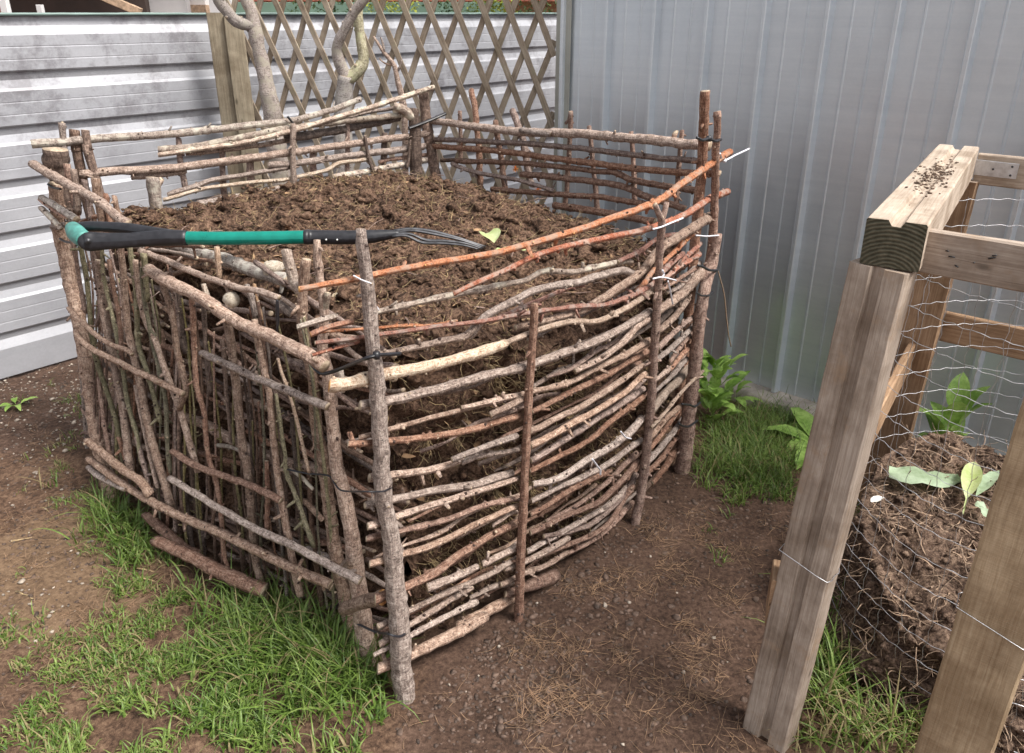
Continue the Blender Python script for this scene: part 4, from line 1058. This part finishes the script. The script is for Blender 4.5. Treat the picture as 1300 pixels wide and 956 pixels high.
mb = MB(); a, b = ontop(617, 306), ontop(640, 322); leaf(mb, a + Vector((0, 0, .025)), (b - a) + Vector((0, 0, .015)), .075, .07, .5, fold=.5, stem=0, wav=.15)
a, b = ontop(628, 322), ontop(668, 318); leaf(mb, a + Vector((0, 0, .01)), (b - a), .10, .03, .15, fold=.3, stem=0, wav=.2)
tag(mb.build('cabbage_scrap', M['stalk']), 'curled yellow green leaf scrap at the tips of the garden fork', 'leaf scrap')
mshell = bark('papery bulb', (.24, .17, .12), (.42, .35, .26), (.55, .48, .38), spots=(.20, .13, .08))
mb = MB(); lump(mb, at(348, 338, 2.06), .026, 2, .85, .16); lump(mb, at(341, 342, 2.06), .020, 2, .85, .16); tag(mb.build('old_bulb', mshell), 'pale papery bulb lying on the compost behind the forked corner post', 'bulb')
mb = MB(); lump(mb, on('L', 294, 381, .02)[0], .021, 2, .8, .16); tag(mb.build('old_bulb', mshell), 'greenish pale bulb wedged in the left wall behind the thick rail', 'bulb')
mb = MB(); leaf(mb, ontop(425, 372), Vector((.3, -.5, -.6)), .06, .035, .3, fold=.3, stem=0); tag(mb.build('dry_leaf', mshell), 'dry curled pale leaf behind the two front corner posts', 'leaf')
mcal = simple('orange petals', (.80, .28, .02), .6)
for (u, v, f) in ((654, 214, 'K'), (683, 240, 'K')):
    mb = MB(); c = on(f, u, v, .05)[0]
    for k in range(9):
        a = k * .7; leaf(mb, c, Vector((math.cos(a), -.3, math.sin(a))), .016, .008, .1, stem=0)
    tag(mb.build('marigold_flower', mcal), 'small orange flower %s behind the rear twig rails' % ('higher of the two' if v < 220 else 'lower of the two'), 'flower')
# ------------------------------------------------------------------ ground
def blobs(x, y, L): return sum(w * math.exp(-(((x - a) ** 2 + (y - b) ** 2) / (r * r))) for a, b, r, w in L)
dampL = [(gnd(800, 790).x, gnd(800, 790).y, .36, 1), (gnd(880, 690).x, gnd(880, 690).y, .42, .9), (gnd(700, 900).x, gnd(700, 900).y, .4, .8), (gnd(930, 640).x, gnd(930, 640).y, .3, .6), (gnd(90, 500).x, gnd(90, 500).y, .6, .8), (gnd(60, 430).x, gnd(60, 430).y, .5, .8)]
tanL = [(gnd(90, 740).x, gnd(90, 740).y, .25, 1), (gnd(60, 690).x, gnd(60, 690).y, .22, .6)]
def axis(lo, hi, st, far):
    a = [lo + i * st for i in range(int((hi - lo) / st) + 1)]; s = st; q = a[-1]
    while q < far: s *= 1.5; q += s; a.append(q)
    s = st; q = a[0]; pre = []
    while q > -far: s *= 1.5; q -= s; pre.append(q)
    return pre[::-1] + a
def gh(x, y):
    P = Vector((x, y, 0)); h = .012 * fbm(P * 2.2, 3) + .006 * (clods(P * 22) - .5) + .0045 * (clods(P * 55) - .5) + .0015 * noise.noise(P * 150)
    dm = blobs(x, y, dampL[:4]); h = h * (1 - .6 * min(1, dm))
    return h
xs = axis(-3.0, 2.2, .0165, 90); ys = axis(.95, 4.7, .0165, 90)
vs = []; cols = []
for y in ys:
    for x in xs:
        near = -3.2 < x < 2.4 and .8 < y < 5
        vs.append((x, y, gh(x, y) if near else 0)); cols += [min(1, blobs(x, y, dampL)), min(1, blobs(x, y, tanL)), 0, 1]
W = len(xs); mb = MB(); mb.add(vs, [(j * W + i, j * W + i + 1, (j + 1) * W + i + 1, (j + 1) * W + i) for j in range(len(ys) - 1) for i in range(W - 1)])
mg, nt, b = newmat('garden soil'); tc = N(nt, 'ShaderNodeTexCoord'); o = tc.outputs['Object']
at_ = N(nt, 'ShaderNodeVertexColor'); at_.layer_name = 'zone'; sep = N(nt, 'ShaderNodeSeparateColor'); nt.links.new(at_.outputs['Color'], sep.inputs[0])
a = tex(nt, o, 6, 8, .7); c = tex(nt, o, 70, 6, .7); d = tex(nt, o, 300, 3, .7)
ac = mix(nt, .6, a, c)
base = ramp(nt, [(.38, (.038, .022, .015)), (.49, (.12, .070, .045)), (.61, (.235, .15, .097))], ac).outputs['Color']
damp = ramp(nt, [(.38, (.034, .020, .014)), (.5, (.086, .051, .036)), (.63, (.16, .10, .072))], ac).outputs['Color']
tan_ = ramp(nt, [(.36, (.08, .05, .032)), (.5, (.18, .115, .07)), (.66, (.28, .19, .12))], ac).outputs['Color']
def mask(out):
    n = N(nt, 'ShaderNodeMath', operation='ADD'); nt.links.new(out, n.inputs[0]); nt.links.new(a, n.inputs[1])
    return ramp(nt, [(.78, (0, 0, 0)), (1.0, (1, 1, 1))], n.outputs[0]).outputs['Color']
def mask2(out):
    m2 = N(nt, 'ShaderNodeMath', operation='MULTIPLY_ADD'); nt.links.new(a, m2.inputs[0]); m2.inputs[1].default_value = 1.2; nt.links.new(out, m2.inputs[2])
    return ramp(nt, [(.85, (0, 0, 0)), (1.0, (.0, .0, .0)), (1.0, (1, 1, 1))], m2.outputs[0]).outputs['Color']
col = mix(nt, mask(sep.outputs[0]), base, damp); col = mix(nt, mask(sep.outputs[1]), col, tan_)
fl = ramp(nt, [(.66, (0, 0, 0)), (.72, (1, 1, 1))], d).outputs['Color']; col = mix(nt, fl, col, (.30, .2, .12))
nt.links.new(col, b.inputs['Base Color']); b.inputs['Roughness'].default_value = .9; b.inputs['Specular IOR Level'].default_value = .25
p_ = bump(nt, b, c, .9, .008); bump(nt, b, d, .8, .003, p_)
go = mb.build('ground', mg); go['kind'] = 'structure'
ca = go.data.color_attributes.new('zone', 'FLOAT_COLOR', 'POINT'); ca.data.foreach_set('color', cols)
# litter, stones
def inside_bin(p):
    return all((p - FACES[f][0]).dot(FACES[f][3]) < {'F': .06, 'L': .02 + bulge_l(Vector((p.x, p.y, 0)))}.get(f, .02) for f in 'FLBK')
def G(u, v):
    p = gnd(u, v); p.z = gh(p.x, p.y); return p
mb = MB(); mf = MB(); ml = MB()
def region(cu, cv, ru, rv):
    return G(random.gauss(cu, ru), min(1000, max(380, random.gauss(cv, rv))))
for cu, cv, ru, rv, n in ((70, 500, 60, 30, 420), (60, 590, 50, 40, 130), (50, 740, 50, 50, 60), (640, 850, 60, 50, 14), (820, 800, 80, 70, 14)):
    for _ in range(n):
        p = region(cu, cv, ru, rv)
        if inside_bin(p): continue
        lump(mb, p + Vector((0, 0, .002)), U(.002, .006) if R() < .95 else U(.007, .012), 1, .6)
tag(mb.build('stone_chips', M['stone']), 'scattered small pale stone chips on the bare soil', 'stone chips', kind='stuff')
for cu, cv, ru, rv, n in ((70, 510, 70, 40, 1100), (70, 700, 70, 80, 700), (640, 860, 70, 60, 1000), (850, 780, 110, 90, 700), (720, 720, 60, 40, 400), (930, 640, 60, 40, 400)):
    for _ in range(n):
        p = region(cu, cv, ru, rv)
        if inside_bin(p): continue
        lump(ml, p, U(.002, .007) if R() < .93 else U(.007, .012), 1, .5)
tag(ml.build('bark_chips', M['chip']), 'dark bark and soil crumbs scattered over the ground', 'bark chips', kind='stuff')
for cu, cv, ru, rv, n in ((70, 560, 70, 60, 500), (90, 720, 90, 70, 2200), (640, 850, 70, 60, 1200), (840, 800, 120, 90, 3000), (740, 700, 60, 40, 900), (900, 660, 60, 40, 700), (250, 800, 140, 60, 600)):
    for _ in range(n):
        p = region(cu, cv, ru, rv)
        if inside_bin(p): continue
        if noise.noise(p * 7 + Vector((9, 1, 0))) + .5 * noise.noise(p * 19) < .08: continue
        fibre(mf, p + Vector((0, 0, .003)), Vector((U(-1, 1), U(-1, 1), U(0, .25))), U(.02, .075), U(.0004, .0010), .3)
tag(mf.build('pine_needles', simple('dead needles', (.24, .15, .09), .85, nscale=30, namp=.7)), 'dead brown needles and dry grass strewn on the soil', 'needles', kind='stuff')
mf = MB()
for u, v, L in ((165, 712, .10), (172, 722, .12), (178, 735, .08), (20, 752, .09), (15, 690, .06)):
    fibre(mf, G(u, v) + Vector((0, 0, .006)), Vector((U(.3, 1), U(-.6, .6), .1)), L, .0028, .45, 7)
tag(mf.build('dry_stems', M['straw']), 'pale dry plant stems lying on the soil left of bin', 'dry stems', kind='stuff')
# ------------------------------------------------------------------ grass
def blade(mb, p, L, w, lean, az):
    o = Vector((math.cos(az), math.sin(az), 0)); s = Vector((-o.y, o.x, 0)); n = 5; q = p.copy(); th = U(.0, .75); vs = []
    for i in range(n + 1):
        t = i / n; ww = w * (1 - t ** 1.6) * .5 + .0002
        d = o * math.sin(th) + Vector((0, 0, 1)) * math.cos(th)
        nn = s.cross(d); vs += [q - s * ww + nn * ww * .5, q, q + s * ww + nn * ww * .5]
        q = q + d * (L / n); th += lean / n * (1 + t)
    mb.add(vs, [(i * 3 + k, i * 3 + k + 1, (i + 1) * 3 + k + 1, (i + 1) * 3 + k) for i in range(n) for k in range(2)])
mbs = [MB(), MB(), MB()]
def patch(cu, cv, ru, rv, n, L, w, lean=(.5, 1.6), dry=.08, cl=.012, per=7):
    for _ in range(int(n * .62) // per):
        p = region(cu, cv, ru, rv)
        if inside_bin(p): continue
        if noise.noise(p * 9 + Vector((2, 7, 0))) + .35 * noise.noise(p * 26) < (.06 if cu < 700 else -.1) and L[1] < .09: continue
        if cu < 560 and p.x > gnd(500, 900).x - .02: continue
        tone = noise.noise(p * 14 + Vector((4, 4, 0))) > .05
        for _ in range(per):
            q = p + Vector((random.gauss(0, cl), random.gauss(0, cl), 0)); k = 1 if R() < dry * 1.5 else (2 if tone else 0)
            blade(mbs[k], q, U(*L) * (.5 + 1.0 * R()), U(*w) * (.8 + .9 * R()), U(*lean), U(0, 6.28))
# left lawn, thin in the middle, long against the bin
patch(170, 835, 120, 30, 7000, (.012, .034), (.002, .0038), (.6, 2.2), dry=.2)
patch(300, 860, 110, 45, 8500, (.016, .046), (.0025, .0042), (.6, 2.2), dry=.14)
patch(60, 870, 60, 30, 2600, (.014, .042), (.002, .0038), (.6, 2.2), dry=.25)
patch(240, 790, 60, 30, 3600, (.015, .04), (.002, .004), dry=.12)
patch(215, 745, 30, 22, 1500, (.02, .05), (.002, .004), dry=.15)
patch(150, 690, 25, 22, 1100, (.02, .045), (.002, .0035), dry=.2)
patch(120, 560, 25, 35, 1700, (.015, .04), (.0015, .003), dry=.2)
patch(90, 600, 28, 30, 1400, (.015, .04), (.0015, .003), dry=.3)
patch(160, 655, 22, 16, 1300, (.06, .14), (.003, .0055), cl=.02)
patch(180, 700, 20, 14, 500, (.04, .09), (.003, .005), cl=.02)
patch(390, 800, 42, 26, 2600, (.07, .17), (.0035, .0065), cl=.025, per=6)
patch(440, 850, 30, 28, 2000, (.06, .15), (.0035, .006), cl=.025, per=6)
patch(330, 820, 45, 40, 2000, (.05, .12), (.003, .0055), cl=.02)
patch(320, 930, 110, 40, 4000, (.03, .07), (.003, .0055), dry=.05)
patch(100, 940, 110, 30, 4500, (.016, .045), (.0025, .0045), (.6, 2.2), dry=.15)
patch(60, 510, 30, 14, 130, (.02, .05), (.002, .003)); patch(175, 750, 14, 10, 200, (.03, .07), (.003, .005))
patch(120, 745, 14, 6, 110, (.02, .05), (.002, .004))
# right side
patch(960, 555, 30, 20, 4200, (.04, .11), (.002, .0035)); patch(950, 590, 30, 20, 3000, (.04, .11), (.002, .0035)); patch(985, 535, 28, 14, 900, (.04, .10), (.002, .0035))
patch(935, 640, 14, 10, 240, (.03, .06), (.002, .0035)); patch(1000, 620, 22, 14, 900, (.03, .07), (.002, .0035)); patch(915, 700, 10, 10, 60, (.02, .04), (.002, .003)); patch(720, 700, 5, 8, 40, (.03, .06), (.002, .003))
patch(1055, 800, 14, 22, 420, (.06, .15), (.003, .005), cl=.02); patch(1050, 870, 20, 26, 420, (.06, .16), (.003, .005), cl=.02); patch(1110, 935, 50, 14, 500, (.05, .14), (.003, .005), cl=.02, dry=.3)
patch(1200, 640, 60, 12, 500, (.04, .10), (.002, .0035)); patch(700, 560, 6, 6, 0, (.03, .06), (.002, .003))
tag(mbs[0].build('grass', M['grass']), 'green grass in patches and long tufts around the bins', 'grass', kind='stuff')
tag(mbs[2].build('broad_grass', leafm('broad grass', (.09, .16, .025), (.27, .36, .09))), 'lighter yellow green grass clumps in the lawn', 'grass', kind='stuff')
tag(mbs[1].build('dry_grass', M['grassdry']), 'dry straw coloured grass blades among the green grass', 'dry grass', kind='stuff')
# ------------------------------------------------------------------ beyond the fence
def XW(u, y): return (u - 650) / F / 1.086 * y
mwall = simple('dark brown boards', (.075, .052, .045), .8, nscale=3, namp=.3); mwhite = simple('white paint', (.66, .64, .64), .6, nscale=2, namp=.08); mtan = simple('tan brick', (.45, .31, .21), .85, nscale=30, namp=.35)  # carport boards are a dark brown of their own
mred = simple('red roof tiles', (.36, .12, .08), .8, nscale=10, namp=.3); mgf = simple('green sheet', (.16, .25, .19), .5, nscale=3)
def slab(nm, u0, u1, y, z0, z1, th, m, par):
    mb = MB(); box(mb, Vector((XW(u0, y), y, (z0 + z1) / 2)), Vector((XW(u1, y), y, (z0 + z1) / 2)), th, z1 - z0); return mb.build(nm, m, par, smooth=False)
def BPt(u, y): return Vector((XW(u, y), y, 0))
h1 = thing('carport', 'dark brown open carport with white trim beyond the metal fence', 'carport', BPt(60, 9))
slab('back_wall', -300, 188, 9.5, 0, 2.7, .1, mwall, h1); slab('roof', -300, 188, 8.6, 2.7, 2.8, 2.2, mwall, h1)
slab('post', 3, 11, 7.2, 0, 2.7, .06, mwhite, h1); slab('post', -4, 3, 7.2, 0, 2.7, .05, mred, h1); slab('gate_post', 48, 54, 7.0, 0, 1.66, .05, mwhite, h1)
mb = MB(); box(mb, Vector((XW(60, 7.6), 7.6, 1.95)), Vector((XW(178, 7.6), 7.6, 1.60)), .04, .07); mb.build('brace', mtan, h1, smooth=False)
mb = MB(); box(mb, Vector((XW(188, 8.8), 8.8, 0)), Vector((XW(188, 8.8), 8.8, 2.7)), .08, .08); mb.build('corner_post', mwhite, h1, smooth=False)
h2 = thing('brick_house', 'tan brick neighbouring house with white cladding right of the carport', 'house', BPt(240, 10))
slab('wall_cladding', 191, 240, 9.6, 0, 2.8, .1, mwhite, h2); slab('wall', 240, 267, 9.8, 0, 1.68, .3, mtan, h2); slab('window_wall', 240, 267, 9.9, 1.68, 2.8, .3, mwhite, h2)
slab('downpipe', 268, 296, 9.4, 0, 2.8, .1, mwhite, h2); slab('roof', 180, 310, 10, 2.8, 2.92, 1.8, mred, h2)
h3 = thing('red_roofed_house', 'distant low house with red tiled roof behind the shrubs', 'house', BPt(560, 17))
slab('wall', 290, 760, 17, 0, 1.78, 3, mtan, h3); slab('roof', 270, 790, 16.6, 1.78, 2.9, 3.6, mred, h3)
gfence = slab('green_metal_fence', 297, 640, 9.0, 0, 1.70, .03, mgf, None); tag(gfence, 'green sheet metal fence of the neighbour seen above the trellis', 'fence')
def shrub(nm, label, u, y, h, r_, mat, n=2600):
    c = BPt(u, y); t = thing(nm, label, 'shrub', c)
    part('trunk', [(c, .03), (c + Vector((.02, 0, h * .5)), .022), (c + Vector((0, .03, h * .8)), .012)], 7, 'brown', t, .05)
    mb = MB()
    cl = [(c + Vector((random.gauss(0, r_ * .4), random.gauss(0, r_ * .4), h * U(.35, 1.0))), U(.10, .2)) for _ in range(26)]
    for _ in range(n):
        q, rr = random.choice(cl); p = q + Vector((random.gauss(0, 1), random.gauss(0, 1), random.gauss(0, 1))) * rr * .6
        d = Vector((U(-1, 1), U(-1, 1), U(-.6, .8))).normalized(); x, y_ = perp(d); L = U(.03, .06)
        mb.add([p, p + d * L * .5 + x * L * .25, p + d * L, p + d * L * .5 - x * L * .25], [(0, 1, 2, 3)])
    mb.build('foliage', M[mat], t)
shrub('garden_shrub', 'dark evergreen shrub above the fence left of the yellow shrub', 425, 8.0, 2.0, .45, 'shrub')
shrub('garden_shrub', 'bright yellow green shrub above the fence behind the trellis', 494, 7.6, 1.95, .28, 'shruby')
shrub('garden_shrub', 'dark green shrub right of the yellow shrub beyond trellis', 562, 8.0, 1.98, .40, 'shrub')
shrub('garden_shrub', 'yellowish shrub beyond the fence close to the shed corner', 622, 8.2, 1.9, .25, 'shruby')
shrub('garden_shrub', 'small green shrub beyond the fence touching the shed corner', 682, 8.2, 1.85, .3, 'shrub')
# ------------------------------------------------------------------ light
sc = bpy.context.scene
wd = bpy.data.worlds.new('World'); sc.world = wd; wd.use_nodes = True; nt = wd.node_tree
sky = nt.nodes.new('ShaderNodeTexSky'); sky.sky_type = 'NISHITA'; sky.sun_disc = False; sky.sun_elevation = math.radians(56); sky.sun_rotation = math.radians(118); sky.air_density = 1.0; sky.dust_density = 4.0
hs = nt.nodes.new('ShaderNodeHueSaturation'); hs.inputs['Saturation'].default_value = .22; nt.links.new(sky.outputs['Color'], hs.inputs['Color'])
bg = nt.nodes['Background']; bg.inputs['Strength'].default_value = .115; nt.links.new(hs.outputs['Color'], bg.inputs['Color'])
sl = bpy.data.lights.new('sun', 'SUN'); sl.energy = 2.3; sl.angle = math.radians(17); sl.color = (1, .95, .88); so = bpy.data.objects.new('sun', sl); C.objects.link(so)
# soft light from the right, a little behind the camera
az = math.radians(118); el = math.radians(56)
dirv = Vector((math.sin(az) * math.cos(el), math.cos(az) * math.cos(el), math.sin(el)))
so.rotation_euler = dirv.to_track_quat('Z', 'Y').to_euler(); so.location = (0, 0, 6)
sc.view_settings.view_transform = 'Standard'; sc.view_settings.look = 'None'; sc.view_settings.gamma = 1; sc.view_settings.use_curve_mapping = False; sc.view_settings.exposure = .95
sc.render.engine = 'CYCLES'; sc.cycles.use_denoising = True; sc.cycles.max_bounces = 6

for o in list(C.objects):
    base = o.name.split('.')[0]
    g = {'garden_shrub': 'shrubs beyond the metal fence', 'espalier_tree': 'bare trees in front of the trellis', 'old_bulb': 'pale old bulbs on the stick bin', 'wilted_leaf': 'wilted leaves on the netted compost',
         'marigold_flower': 'small orange flowers behind the rear twig rails', 'leafy_weed': 'leafy weeds along the shed footing'}.get(base)
    if g and o.parent is None: o['group'] = g
